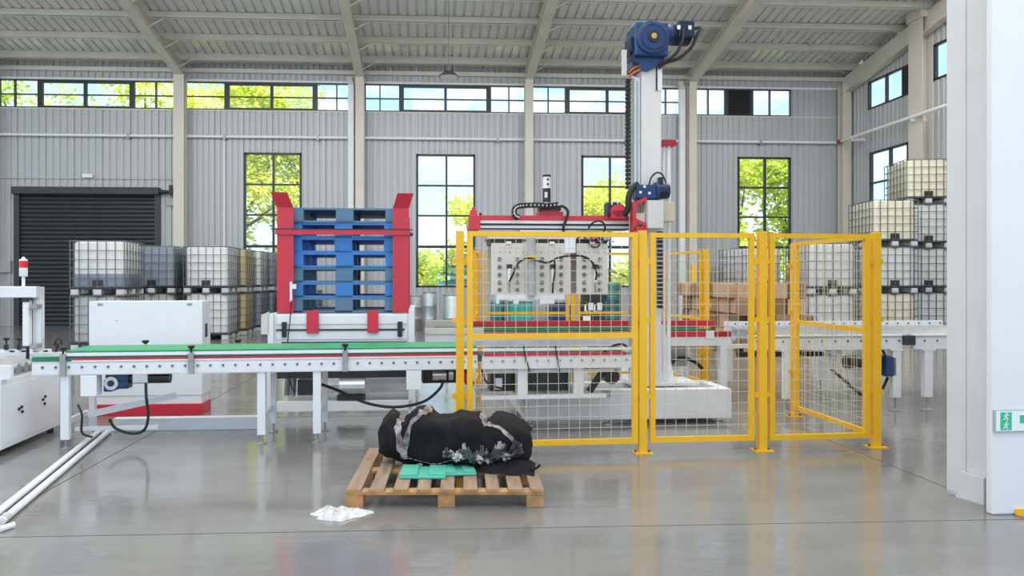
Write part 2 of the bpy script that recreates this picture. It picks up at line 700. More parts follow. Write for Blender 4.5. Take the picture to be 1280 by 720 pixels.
for (a, b), lb in zip(TALL, TL):
    m = (a + b) / 2 + .02
    window(lb, 0, ZT0, a, b, ZT1, [(m, .06)], [(4.29, .05, a, b), (3.36, .05, a, b), (2.40, .08, a, b)], (0, YB, 0), 0, .06)
# side wall: local x = -y
wr = window('clerestory window with a louvre in the side wall', 0, 6.5, -21.13, -18.87, 7.35, [(-20.28, .04), (-19.51, .1)], [], (XR, 0, 0), -pi / 2, .05)
for k in range(9):
    MB().bar((-19.46, -.01, 6.57 + k * .09), (-18.93, -.01, 6.57 + k * .09), .07, .075, (0, 1, 1)).build('louvre_slat', SHUT, wr)
window('clerestory window in the side wall next to the white column', 0, 6.6, -18.29, -16.0, 7.56, [(-17.15, .05)], [], (XR, 0, 0), -pi / 2, .06)
window('tall window in the side wall behind the totes', 0, 1.1, -21.05, -19.3, 5.2, [(-20.1, .05)], [(4.27, .05, -21.05, -19.3), (3.3, .05, -21.05, -19.3), (2.4, .06, -21.05, -19.3)],
       (XR, 0, 0), -pi / 2, .06)

# flashing strips around openings
tr = MB().box(-20, XR, YB - .05, YB, ZU1 + .01, ZU1 + .07).build('trim_1', WHITE)
tag(tr, 'white flashing strip above the clerestory windows', 'trim', kind='structure')
tr = MB().box(-20, XR, YB - .035, YB, ZU0 - .05, ZU0 - .005).build('trim_2', FRAMEM)
tag(tr, 'thin sill strip under the clerestory windows', 'trim', kind='structure')

# ---- roller shutter
door = thing('door_1', 'dark grey roller shutter behind the stacked totes', 'shutter door', (0, YB, 0), kind='structure')
z = .0
sl = MB()
sl.prism([(0, -.004), (-.035, .02), (-.045, .06), (-.035, .10), (0, .128), (.01, .128), (.01, -.004)], 'x', -12.28, -8.28)
slm = sl.mesh('slat', SHUT)
k = 0
while z < 3.95:
    link('slat', slm, door, loc=(0, -.02, z))
    z += .13
MB().box(-12.42, -12.26, -.12, .02, 0, 4.0).build('guide_rail', SHUT, door)
MB().box(-8.30, -8.14, -.12, .02, 0, 4.0).build('guide_rail', SHUT, door)
MB().box(-12.42, -8.12, -.28, -.04, 3.93, 4.15).build('drum_housing', SHUT, door, bevel=.02)
mo = MB().cyl((-8.12, -.18, 4.03), (-7.75, -.18, 4.03), .06, 12).box(-7.80, -7.70, -.3, -.05, 3.92, 4.22)
mo.build('motor', BLK2, door)
MB().box(-8.0, -7.84, -.2, -.05, 3.98, 4.10).build('motor_bracket', WHITE, door)
tag(MB().box(-7.96, -7.72, YB - .10, YB, 3.62, 3.86).build('junction_box', GREYP), 'small grey junction box under the shutter motor', 'box')
tag(MB().box(-10.42, -10.12, YB - .12, YB, 4.45, 4.56).build('door_sensor', WHITE), 'small white sensor box above the roller shutter', 'sensor')
tag(MB().box(-12.82, -12.52, YB - .12, YB, 1.6, 1.95).build('control_box', GREYP), 'grey switch box to the side of the roller shutter', 'box')

# ---- columns in front of the back wall
PIL = [(-13.15, .5, 'pale steel column at the edge of the shutter bay'), (-7.47, .31, 'pale steel column beside the roller shutter'),
       (-2.11, .26, 'pale steel column behind the blue pallets'), (3.04, .25, 'pale steel column behind the red gantry beam'),
       (8.13, .24, 'pale steel column behind the white machine mast'), (13.02, .27, 'pale steel column in the far corner of the hall')]
for x, w, lb in PIL:
    p = thing('pillar', lb, 'column', (x, YB - .3, 0), kind='structure')
    h = zr(YB - .3) - .30
    MB().box(-w / 2, w / 2, -.15, -.135, 0, h).build('flange', FRAMEM, p)
    MB().box(-w / 2, w / 2, .135, .15, 0, h).build('flange', FRAMEM, p)
    MB().box(-.01, .01, -.135, .135, 0, h).build('web', FRAMEM, p)
    MB().box(-w / 2 - .03, w / 2 + .03, -.19, .19, 0, .025).build('base_plate', FRAMEM, p)
for x, lb in ((-2.39, 'white downpipe next to the column behind the blue pallets'), (7.86, 'white downpipe next to the column behind the mast')):
    t = thing('downpipe', lb, 'pipe', (x, YB - .2, 0))
    MB().box(-.085, .085, -.08, .08, 0.0, 7.3).build('pipe_run', WHITE, t)
    MB().prism([(-.08, 7.3), (.08, 7.3), (.02, 7.55), (-.14, 7.55)], 'y', -.08, .08).build('pipe_head', FRAMEM, t)
# side wall column
p = thing('pillar', 'pale steel column on the side wall between two clerestory windows', 'column', (XR - .17, 18.58, 0), kind='structure')
MB().box(-.15, -.135, -.28, .28, 0, 8.3).build('flange', FRAMEM, p)
MB().box(.135, .15, -.28, .28, 0, 8.3).build('flange', FRAMEM, p)
MB().box(-.135, .135, -.01, .01, 0, 8.3).build('web', FRAMEM, p)
MB().box(-.2, .155, -.3, .3, 8.3, 8.7).build('cap_plate', FRAMEM, p)

# ---- roof: sheets, purlins and rafters
ceil = thing('ceiling', 'ribbed metal roof deck on steel purlins and sloping rafters', 'roof', kind='structure')
Y0R = -6.0


def roof_sheet(w):
    n = 4
    p = w / n
    prof = []
    for k in range(n):
        x = k * p
        prof += [(x, 0), (x + p * .70, 0), (x + p * .78, .045), (x + p * .92, .045)]
    prof.append((w, 0))
    vs, fs = [], []
    for x, h in prof:
        for y in (YB + .1, Y0R):
            vs.append((x, y, zr(y) + .20 + h))
    for k in range(len(prof) - 1):
        fs.append((2 * k, 2 * k + 1, 2 * k + 3, 2 * k + 2))
    m = MB()
    m._add(vs, fs)
    m._add([(0, YB + .1, zr(YB + .1) + .28), (w, YB + .1, zr(YB + .1) + .28), (w, Y0R, zr(Y0R) + .28), (0, Y0R, zr(Y0R) + .28)], [(0, 1, 2, 3)])
    return m


rsm = roof_sheet(1.0).mesh('roof_sheet', ROOFM)
x = -20.3
while x < XR:
    link('roof_sheet', rsm, ceil, loc=(x, 0, 0))
    x += 1.0
pm = MB()
pm.box(-20.3, XR, -.035, -.025, 0, .20).box(-20.3, XR, -.035, .04, 0, .012).box(-20.3, XR, -.035, .04, .188, .20)
pmm = pm.mesh('purlin', PURL)
y = 21.62
while y > Y0R:
    link('purlin', pmm, ceil, loc=(0, y, zr(y)), rot=(atan2(-.178, 1), 0, 0))
    y -= 1.13
# eave beams
MB().box(-20.3, XR, 22.0, 22.1, 7.93, 8.16).build('eave_beam', PURL, ceil)
MB().box(-20.3, XR, 22.16, 22.28, 7.66, 7.78).build('eave_beam', PURL, ceil)
RX = [-12.95, -7.47, -2.11, 3.04, 8.13]
rf = None


def rafter_parts(w):
    out = []
    ya, yb = 22.15, Y0R

    def P(y, d):
        return (y, zr(y) + d)
    out.append(('rafter', MB().prism([P(ya, -.02), P(yb, -.02), P(yb, -.36), P(ya, -.31)], 'x', -.012, .012)))
    out.append(('rafter_flange', MB().prism([P(ya, -.31), P(yb, -.36), P(yb, -.375), P(ya, -.325)], 'x', -w / 2, w / 2)))
    out.append(('rafter_flange', MB().prism([P(ya, 0), P(yb, 0), P(yb, -.02), P(ya, -.02)], 'x', -w / 2, w / 2)))
    return out


RM = [(n, m.mesh(n, FRAMEM)) for n, m in rafter_parts(.26)]
GU = MB().prism([(22.1, 7.6), (21.5, 7.78), (21.5, 7.7), (22.1, 7.45)], 'x', -.01, .01).mesh('gusset', FRAMEM)
br = MB()
for y in (21.62, 20.49, 19.36, 18.23, 17.1):
    br.bar((.0, y, zr(y) - .28), (.55, y, zr(y) + .05), .03, .03)
brm = br.mesh('knee_brace', FRAMEM)
for x in RX:
    r = link('rafter', RM[0][1], ceil, loc=(x, 0, 0))
    for n, me in RM[1:]:
        link(n, me, r)
    link('knee_braces', brm, r)
# gable rafter on the side wall
MB().prism([(22.2, zr(22.2) - .02), (Y0R, zr(Y0R) - .02), (Y0R, zr(Y0R) - .62), (22.2, zr(22.2) - .55)], 'x', XR - .20, XR - .16).build('gable_rafter', FRAMEM, ceil)
MB().prism([(22.2, zr(22.2) - .55), (Y0R, zr(Y0R) - .62), (Y0R, zr(Y0R) - .64), (22.2, zr(22.2) - .57)], 'x', XR - .3, XR - .06).build('gable_flange', FRAMEM, ceil)
t = MB()
t.tube([at(1008, 50, 20.2), at(1056, 92, 21.9)], .022, 8)
t.build('stay_rod', PURL, ceil)

# ---- pipes along the walls
t = thing('wall_pipe', 'long white pipe running along the back wall at mid height', 'pipe', (0, YB - .12, 5.72))
MB().cyl((-20, 0, 0), (13.1, 0, 0), .045, 10).build('pipe_run', WHITE2, t, smooth=True)
for x in (-9.05, -6.2, -3.4, 2.1, 6.1, 10.4):
    MB().box(x - .03, x + .03, -.07, .12, -.09, .06).build('pipe_clip', DSTEEL, t)
t = thing('wall_pipe', 'white pipe sloping out of the corner along the side wall', 'pipe', (XR - .40, 0, 5.72))
MB().cyl((0, 21.9, 0), (0, 10, 0), .05, 10).build('pipe_run', WHITE2, t, smooth=True)
for y in (21.3, 18.58):
    MB().box(-.03, .4, y - .03, y + .03, -.12, -.04).build('pipe_bracket', WHITE, t)
MB().cyl((0, 22.05, 0), (0, 21.88, 0), .065, 10).build('red_coupling', DRED, t)
tag(MB().cyl((ax(281, YB), YB - .06, 2.0), (ax(281, YB), YB - .06, 5.68), .028, 8).build('conduit', WHITE2), 'thin white conduit dropping down the wall left of the pallet stack', 'pipe')
t = thing('cable_conduit', 'dark horizontal conduit over the top edge of the shutter', 'pipe', (0, YB - .04, 4.42))
MB().cyl((-13, 0, 0), (-7.6, 0, 0), .018, 6).build('conduit_run', GREYP, t)

# ---- bell lamp
lx, ly, lz = .464, 17.5, 6.31
t = thing('pendant_lamp', 'dark bell-shaped high-bay lamp hanging from the roof', 'lamp', (lx, ly, lz))
MB().lathe((0, 0, 0), [(.235, 0), (.24, .015), (.15, .09), (.105, .13), (.10, .26), (.05, .28)], 24).build('lamp_shade', BLK2, t, smooth=True)
MB().lathe((0, 0, -.006), [(.20, 0), (.22, .004)], 24).build('lens', WHITEL, t)
MB().cyl((0, 0, .28), (0, 0, zr(ly) - lz + .05), .008, 6).build('cord', BLK2, t)

# ---- big white column and wall end on the right
p = thing('pillar', 'large white H-section column near the camera', 'column', (3.352, 4.43, 0), radians(15), kind='structure')
MB().box(-.005, .015, -.20, .05, 0, 10.5).build('flange', COLW, p)
MB().box(.015, .34, -.085, -.065, 0, 10.5).build('web', COLW, p)
MB().box(.34, .36, -.20, .05, 0, 10.5).build('flange', COLW, p)
MB().prism([(-.03, 0), (-.21, 0), (-.21, .165), (-.06, .165)][::-1], 'x', -.04, -.013).build('base_gusset', COLW, p)
MB().box(-.012, -.005, -.075, .05, .02, 10.5).build('corner_casing', COLW, p)
w = thing('wall_front', 'smooth white wall end standing in front of the column', 'wall', (3.27, 4.03, 0), radians(2), kind='structure')
MB().box(0, 4.0, 0, .05, .0, 10.6).build('wall_board', PLAST, w, bevel=.012)
MB().box(.14, .9, -.012, 0, .0, .035).build('floor_stripe', YEL, w)

# exit sign on the wall end
t = thing('exit_sign', 'green and white running-man exit sign on the white wall', 'sign', (3.27, 4.03, 0), radians(2))
sx0, sx1 = .003, .40
sz0, sz1 = CAM_H - 190.5 / 900 * 4.17, CAM_H - 163 / 900 * 4.17
MB().box(sx0, sx1, -.018, -.001, sz0, sz1).build('sign_frame', GREYP, t, bevel=.003)
MB().box(sx0 + .006, sx1 - .006, -.0195, -.018, sz0 + .006, sz1 - .006).build('sign_face', WHITEL, t)
gx0, gx1 = .034, .104
MB().box(gx0, gx1, -.021, -.0195, sz0 + .012, sz1 - .012).build('green_panel', SIGNG, t)


def man(cx, cz, s, flip=1):
    m = MB()
    P = lambda x, z: (cx + flip * x * s, -.0225, cz + z * s)
    m.lathe(P(.02, .42), [(.10 * s, -.001), (.10 * s, .0)], 14, 'y')
    for a, b, w in (((0, .28), (-.08, -.02), .17), ((0, .24), (.22, .14), .09), ((.22, .14), (.30, .26), .08), ((-.02, .24), (-.22, .2), .09), ((-.22, .2), (-.28, .02), .08),
                    ((-.06, 0), (.16, -.14), .11), ((.16, -.14), (.10, -.42), .1), ((-.09, 0), (-.16, -.24), .11), ((-.16, -.24), (-.42, -.26), .1)):
        m.bar(P(*a), P(*b), w * s, .0015, (0, 1, 0))
    return m


m1 = man((gx0 + gx1) / 2, (sz0 + sz1) / 2 + .024, .05)
m1.build('running_man', WHITEL, t)
m1 = man((gx0 + gx1) / 2, (sz0 + sz1) / 2 - .027, .05)
m1.build('running_man', WHITEL, t)
MB().box(.155, .19, -.021, -.0195, sz0 + .05, sz1 - .03).build('green_letter', SIGNG, t)
MB().prism([(.22, (sz0 + sz1) / 2), (.27, sz1 - .03), (.27, (sz0 + sz1) / 2 + .015), (.36, (sz0 + sz1) / 2 + .015), (.36, (sz0 + sz1) / 2 - .015), (.27, (sz0 + sz1) / 2 - .015), (.27, sz0 + .03)],
           'y', -.021, -.0195).build('green_arrow', SIGNG, t)


# ================================================================== INTERMEDIATE BULK CONTAINERS (totes)
def make_tote(label, tank=TANKW, fill=None, pal=PALW):
    """1.0 x 1.2 m caged tote, 1.075 m high, base at z=0"""
    t = thing('bulk_container', label, 'tote')
    W, D, H = .5, .6, 1.075
    MB().box(-W, W, -D, D, .112, .14).build('pallet_deck', BLK2, t)
    for x in (-.42, 0, .42):
        for y in (-.52, 0, .52):
            MB().box(x - .07, x + .07, y - .08, y + .08, .02, .112).build('pallet_block', pal, t)
        MB().box(x - .08, x + .08, -D, D, 0, .02).build('pallet_runner', DSTEEL, t)

    def tankmesh(z0, z1, r):
        m = MB()
        vs, fs = [], []
        ring = []
        for cx, cy, a0 in ((W - .04 - r, D - .04 - r, 0), (-W + .04 + r, D - .04 - r, 90), (-W + .04 + r, -D + .04 + r, 180), (W - .04 - r, -D + .04 + r, 270)):
            for k in range(5):
                a = radians(a0 + k * 22.5)
                ring.append((cx + r * cos(a), cy + r * sin(a)))
        n = len(ring)
        lv = [(z0, .95), (z0 + .03, 1.0), (z1 - .05, 1.0), (z1 - .015, .975), (z1, .92)]
        for z, s in lv:
            for x, y in ring: vs.append((x * s, y * s, z))
        for i in range(len(lv) - 1):
            for k in range(n):
                fs.append((i * n + k, i * n + (k + 1) % n, (i + 1) * n + (k + 1) % n, (i + 1) * n + k))
        fs.append(tuple(range(n - 1, -1, -1)))
        fs.append(tuple((len(lv) - 1) * n + k for k in range(n)))
        m._add(vs, fs)
        return m
    tankmesh(.145, 1.045, .10).build('tank', tank, t, smooth=True)
    if fill:
        f = tankmesh(.143, .46, .10)
        f.v = [(x * 1.004, y * 1.004, z) for x, y, z in f.v]
        f.build('liquid_level', fill, t, smooth=True)
    c = MB()
    R = .0065
    for z in (.16, .33, .51, .69, .87, 1.06):
        e = .008
        c.box(-W, W, -D - e, -D + e, z - R, z + R).box(-W, W, D - e, D + e, z - R, z + R)
        c.box(-W - e, -W + e, -D, D, z - R, z + R).box(W - e, W + e, -D, D, z - R, z + R)
    for k in range(7):
        x = -W + 2 * W * k / 6
        for y in (-D, D): c.box(x - R, x + R, y - .009, y + .009, .14, 1.065)
    for k in range(1, 7):
        y = -D + 2 * D * k / 7
        for x in (-W, W): c.box(x - .009, x + .009, y - R, y + R, .14, 1.065)
    c.box(-W, W, -.2 - R, -.2 + R, 1.06, 1.075).box(-W, W, .2 - R, .2 + R, 1.06, 1.075)
    c.build('cage', CAGE, t)
    MB().lathe((0, 0, 1.04), [(.10, 0), (.10, .028), (.085, .034)], 14).build('screw_cap', BLK2, t)
    v = MB().box(-.09, .09, -D - .004, -D + .05, .15, .29)
    v.build('valve', BLK2, t)
    return t


TOTE = make_tote('white half-full tote with a blue lower half, on top at the left end', TANKW, FILLB)
TOTE.location = (-6.5, 14.95, 1.075)
TOTE.rotation_euler = (0, 0, radians(4))
PLAIN = make_tote('grey tote at floor level under the blue-filled one', TANKG)
PLAIN.location = (-6.5, 14.95, 0)
PLAIN.rotation_euler = (0, 0, radians(4))


def tote(x, y, lvl, rz, label, tank=TANKW, pal=None):
    o = dup(PLAIN, (x, y, lvl * 1.075), radians(rz), label, 'stacked bulk containers')
    for c in o.children:
        n = c.name.split('.')[0]
        if n == 'tank': obj_mat(c, tank)
        if pal and n.startswith('pallet'): obj_mat(c, pal)
    return o


for o in (TOTE, PLAIN): o['group'] = 'stacked bulk containers'
LT = [(-6.30, 17.2, 'second rank, beside the blue-filled one', TANKB, TANKG), (-6.9, 18.7, 'in shade behind the dark blue one', TANKG, TANKG)]
for x, y, d, m1, m2 in LT:
    tote(x, y, 1, 2, 'dark tote on top, ' + d, m1)
    tote(x, y, 0, 2, 'dark tote on the floor, ' + d, m2)
row = [(-5.12, 17.3, 'front of the row left of the pallet stack', TANKW, TANKW), (-5.06, 18.66, 'tan one second in the row', TANKT, TANKT),
       (-5.0, 20.0, 'third in the row left of the pallet stack', TANKW, TANKB), (-4.94, 21.32, 'last in the row by the wall', TANKB, TANKB)]
for x, y, d, m1, m2 in row:
    tote(x, y, 1, 2, 'tote in the upper layer, ' + d, m1)
    tote(x, y, 0, 2, 'tote in the floor layer, ' + d, m2)
tote(-3.72, 21.3, 0, 2, 'grey-blue tote on the floor behind the left red guide, by the wall', TANKB)
# right hand stacks
AX, AY = 10.75, 16.6
BX, BY = 12.12, 17.35
nm = ['floor layer', 'second layer', 'third layer', 'fourth layer, topmost of all']
for l in range(3):
    tote(AX, AY, l, -7, 'cream tote in the three-high stack by the yellow gate, ' + nm[l], [TANKC, TANKW, TANKC][l])
for l in range(4):
    tote(BX, BY, l, -10, 'pale tote in the four-high stack by the side wall, ' + nm[l], [TANKW, TANKW, TANKW, TANKC][l])
wx = ax(1045, 14.6)
for l in range(2):
    tote(wx, 15.2, l, -6, 'white tote seen through the end fence panel, ' + ['lower', 'upper'][l] + ' of two', TANKW)
for l in range(2):
    tote(ax(950, 16.9), 17.4, l, 8, 'white tote standing behind the brown cartons, ' + ['lower', 'upper'][l] + ' of two', TANKW)

# ================================================================== DRUMS AND CONTAINERS BEHIND THE LINE


def drum(label, x, y, r, h, m, hoops=(.33, .66), lid=True):
    t = thing('steel_drum', label, 'drum', (x, y, 0))
    pr = [(r * .96, 0), (r, .015)]
    for k in hoops:
        pr += [(r, h * k - .02), (r * 1.045, h * k), (r, h * k + .02)]
    pr += [(r, h * .93), (r * .9, h * .97), (r * .9, h)]
    MB().lathe((0, 0, 0), pr, 24).build('drum_body', m, t, smooth=True)
    MB().lathe((0, 0, h - .04), [(r * .93, 0), (r * .95, .02), (r * .93, .045), (r * .8, .045)], 24).build('rim', DSTEEL, t, smooth=True)
    return t


drum('slim steel drum with two hoops to the right of the pallet magazine', ax(537, 19), 19, .19, 1.06, DRUM)
drum('wider steel drum with a black lid by the left fence post', ax(566, 18.6), 18.6, .26, 1.0, DRUM, (.4,))
drum('dark steel drum half hidden behind the slim one', ax(520, 19.8), 19.8, .2, .95, DSTEEL)
drum('dark teal drum to the left of the teal tub', ax(623, 15.2), 15.2, .17, .95, DTEAL)
drum('large blue-teal drum behind the gripper end', ax(765, 15.6), 15.6, .19, 1.32, DTEAL, (.4, .75))
t = thing('plastic_tub', 'teal plastic tub with a pale edge behind the gripper', 'tub', (ax(650, 15), 15, 0))
MB().prism([(-.2, 0), (.2, 0), (.23, .93), (-.23, .93)], 'y', -.22, .22).build('tub_body', TEAL, t, bevel=.02)
MB().box(-.25, .25, -.24, .24, .93, .97).build('tub_rim', PALW, t)
t = thing('grey_bin', 'grey square bin standing right of the teal tub', 'bin', (ax(672, 15.4), 15.4, 0))
MB().box(-.17, .17, -.2, .2, 0, 1.0).build('bin_body', GREYP, t, bevel=.02)
MB().box(-.19, .19, -.22, .22, 1.0, 1.06).build('bin_lid', PALW, t, bevel=.01)
for k in range(3):
    t = thing('navy_crate', ['navy blue crate on the floor right of the grey bin', 'navy blue crate in the middle of the stack by the grey bin', 'navy blue crate on top of the stack by the grey bin'][k],
              'crate', (ax(700.5, 15), 15, k * .3), group='navy crates')
    MB().box(-.21, .21, -.2, .2, 0, .27).build('crate_body', NAVYP, t)
    MB().box(-.225, .225, -.215, .215, .255, .30).build('crate_rim', NAVYP, t)
t = thing('black_cabinet', 'black equipment case with two white labels behind the fence', 'case', (ax(738, 15), 15, 0))
MB().box(-.24, .24, -.2, .2, 0, .93).build('case_body', BLK2, t, bevel=.015)
for dx in (-.11, .08):
    MB().box(dx - .06, dx + .06, -.206, -.2, .72, .85).build('paper_label', WHITEL, t)
MB().box(-.2, -.04, -.206, -.2, .45, .62).build('paper_label', WHITEL, t)
t = thing('grey_crate', 'grey-green ribbed crate behind the brown cartons', 'crate', (ax(889, 18.9), 18.9, 0))
MB().box(-.42, .42, -.4, .4, 0, 1.72).build('crate_body', mat('olive_grey', (.30, .30, .24), .6), t)
for k in range(9):
    MB().box(-.41 + k * .102 - .018, -.41 + k * .102 + .018, -.425, -.4, .05, 1.7).build('rib', GREYP, t)


# ---- wooden pallet builder
def wood_pallet(label, W=1.19, D=1.08, n=9, H=.115):
    t = thing('wooden_pallet', label, 'pallet')
    b0 = [0, .14, .283, .427, .565, .705, .843, .976, 1.110]
    b1 = [.09, .228, .372, .506, .650, .790, .922, 1.066, 1.19]
    for a, b in zip(b0, b1):
        j = random.uniform(-.006, .006)
        o = MB((0, 0, 0)).box(a - W / 2, b - W / 2, j, D + j, H - .019, H + random.uniform(-.002, .001)).build('board', WOOD, t, bevel=.003)
        MB().box(a - W / 2 + .001, b - W / 2 - .001, j - .0012, j, H - .018, H - .001).build('board_end', WOODE, o)
    for y0, y1 in ((0.005, .095), (D / 2 - .05, D / 2 + .05), (D - .095, D - .005)):
        MB().box(-W / 2, W / 2, y0, y1, H - .036, H - .0195).build('stringer', WOODE, t)
    for x in (-W / 2, .006 - .05, W / 2 - .105):
        for y in (.01, D / 2 - .05, D - .11):
            MB().box(x, x + .103, y, y + .1, .0, H - .0365).build('block', WOODE, t, bevel=.004)
    return t


PAL = wood_pallet('worn wooden pallet on the floor carrying the black bag')
PAL.location = (.092, 4.322, 0)
PAL.rotation_euler = (0, 0, radians(-2.6))

# ================================================================== BROWN CARTONS
CX0, CY0 = 5.86, 13.1
for k in range(3):
    o = dup(PAL, (CX0 + .62, CY0 + .03 + k * 1.13, 0), 0, ['wooden pallet under the near end of the cartons', 'wooden pallet under the middle of the cartons', 'wooden pallet under the far end of the cartons'][k])
NX, NY, NZ = 3, 8, 4
cw, cd, ch = .37, .42, .30
cm = []
KRAFT3 = mat('dark_kraft_card', (.27, .15, .085), .7, var=.06, scale=3)
for mm in (KRAFT, KRAFT2, KRAFT3):
    cm.append(MB().box(.012, cw - .012, .016, cd - .016, .002, ch - .010).mesh('carton', mm))
flap = MB().box(cw / 2 - .025, cw / 2 + .025, .003, cd - .003, ch - .003, ch - .0015).mesh('tape_strip', BEIGE)
rown = ['lowest', 'second', 'third', 'top']
for k in range(NZ):
    for j in range(NY):
        for i in range(NX):
            if not (j == 0 or i == 0): continue
            me = cm[random.choice((0, 1, 1, 2))]
            sh = {0: .10, 1: .10, 2: .05, 3: -.03}[k]
            od = ['first', 'second', 'third', 'fourth', 'fifth', 'sixth', 'seventh', 'eighth', 'ninth', 'tenth']
            side = '%s across, in the near end' % od[i] if j == 0 else '%s across, %s from the near end' % (od[i], od[j])
            o = link('carton', me, None, loc=(CX0 + sh + (.10 if k % 2 and j == 0 else 0) + i * (cw + .005) + random.uniform(-.006, .006) - (random.choice((0, .03, .055, .085)) if i == 0 else 0), CY0 + (.16 if k % 2 and j else 0) + j * (cd + .004) + random.uniform(-.006, .006) - (random.uniform(0, .03) if j == 0 else 0), .116 + k * ch),
                     rot=(0, 0, random.uniform(-.015, .015)))
            bv = o.modifiers.new('bevel', 'BEVEL')
            bv.width = .016
            bv.segments = 2
            tag(o, 'brown carton in the %s layer, %s' % (rown[k], side), 'carton', 'brown cartons, %s row' % rown[k])
            if k == NZ - 1: link('tape_strip', flap, o)

# ================================================================== PRODUCT CONVEYOR (front)
CO = (-2.94, 5.95, 0)
CR = math.atan(.07)
t = thing('belt_conveyor', 'long low conveyor with green guides and white legs running across the hall', 'conveyor', CO, CR)
L0, L1 = -.24, 3.36
Wd = .56
for y, nm_ in ((0, 'side_beam'), (Wd, 'side_beam')):
    s = 1 if y == 0 else -1
    b = MB().box(L0, L1, y, y + s * .03, .605, .705)
    b.box(L0, L1, y, y + s * .045, .700, .712).box(L0, L1, y, y + s * .045, .603, .609)
    b.build(nm_, WHITE, t)
MB().box(L0 + .3, L1, -.004, .02, .7125, .722).build('wear_strip', WHITE2, t)
MB().box(L0 + .3, L1, -.003, .02, .722, .739).build('red_guide_strip', RED, t)
MB().box(L0 + .25, L1, .0, Wd - .06, .787, .800).build('belt', GREEN, t, bevel=.003)
MB().box(L0 + .25, L1, .03, Wd - .08, .700, .786).build('slide_bed', DSTEEL, t)
bm_ = MB()
k = 0
while L0 + .08 + k * .10 < L1:
    bm_.lathe((L0 + .08 + k * .10, 0, .668), [(.0105, -.008), (.0105, 0)], 8, 'y')
    k += 1
bm_.build('bolt_row', BOLT, t)
for y, s in ((.0, 1), (Wd - .025, 1)):
    MB().box(L0 + .25, L1, y, y + .022, .744, .757).build('guide_backing', GREEN2, t)
    MB().box(L0 + .25, L1, y - .006, y + .018, .757, .784).build('guide_profile', WHITE2, t)
MB().box(L0, L0 + .34, .0, .03, .712, .752).build('guide_end', GREEN2, t)
for x in (.0, .99, 2.235):
    b = MB().box(x - .022, x + .022, -.03, 0, .60, .775)
    o = b.build('guide_bracket', DSTEEL, t, bevel=.003)
    MB().lathe((x, -.014, .775), [(.008, 0), (.008, .03), (.014, .03), (.028, .045), (.03, .055), (.02, .06)], 12).build('knob', BLACK, o)
for x in (.45, 1.25):
    o = MB().cyl((x, Wd + .02, .70), (x, Wd + .02, .82), .007, 8).build('guide_bracket', STEEL, t)
    MB().lathe((x, Wd + .02, .80), [(.012, 0), (.03, .018), (.032, .03), (.02, .034)], 12).build('knob', BLACK, o)


def conv_leg(x, y, top, w=.07, par=None, foot=.06):
    o = MB().box(x - w / 2, x + w / 2, y, y + .05, foot + .02, top).build('leg', WHITE, par, bevel=.003)
    MB().cyl((x, y + .025, .01), (x, y + .025, foot + .03), .009, 8).lathe((x, y + .025, 0), [(.042, 0), (.042, .006), (.015, .016), (.012, .022)], 16).build('foot', DSTEEL, o)
    return o


for x in (.0, 1.545, 2.0):
    conv_leg(x, .012, .603, .066, t)
    conv_leg(x + .03, Wd - .07, .603, .05, t)
    MB().box(x - .015, x + .02, .06, Wd - .07, .20, .24).build('cross_member', WHITE, t)
MB().box(-.02, .65, .26, .30, .10, .13).build('floor_rail', WHITE, t)
# drive under the left end
MB().box(.125, .25, .0, .12, .43, .60).build('control_box', WHITE2, t, bevel=.004)
mo = MB().box(.28, .46, .10, .22, .47, .60).prism([(.27, .45), (.33, .45), (.47, .50), (.47, .53), (.27, .55)], 'y', .09, .2).build('gearbox', GEAR, t, bevel=.008)
MB().lathe((.33, .085, .52), [(.055, 0.0), (.055, .02)], 24, 'y').build('gear_flange', STEEL, mo)
MB().lathe((.33, .076, .52), [(.026, 0.0), (.026, .02)], 20, 'y').build('gear_hub', NAVY, mo)
MB().cyl((.46, .16, .555), (.78, .16, .555), .05, 18).build('motor', BLK2, t, smooth=True)
MB().box(.50, .62, .08, .14, .52, .60).build('terminal_box', STEEL, t, bevel=.004)
MB().tube(spline([(.60, .10, .52), (.61, .08, .40), (.625, .08, .25), (.60, .07, .14), (.5, .1, .10), (.36, .12, .14), (.28, .2, .2)], 8), .012, 8).build('cable', BLACK, t, smooth=True)
MB().tube(spline([(.03, .2, .33), (.10, .1, .26), (.1, .1, .12), (.18, .1, .08)], 8), .009, 8).build('cable', BLACK, t, smooth=True)
MB().bar((.07, .3, .23), (.75, .42, .36), .05, .05).build('brace', WHITE, t)
# boxes under the middle
MB().box(2.75, 2.875, .0, .14, .435, .60).build('control_box', WHITE2, t, bevel=.004)
MB().box(2.9, 3.32, .20, .4, .46, .60).build('drive_housing', BLK2, t)
MB().cyl((2.98, .14, .54), (3.1, .14, .54), .045, 14).cyl((3.12, .14, .55), (3.16, .14, .55), .055, 14).build('small_motor', STEEL, t, smooth=True)
MB().tube(spline([(3.2, .12, .58), (3.26, .1, .55), (3.28, .1, .48), (3.34, .11, .46)], 6), .024, 8).build('red_hose', DRED, t, smooth=True)
MB().tube(spline([(1.95, .38, .46), (2.15, .3, .40), (2.4, .2, .30), (2.65, .18, .26), (2.9, .18, .30), (3.05, .16, .42), (3.08, .16, .52)], 8), .013, 8).build('cable', BLACK, t, smooth=True)

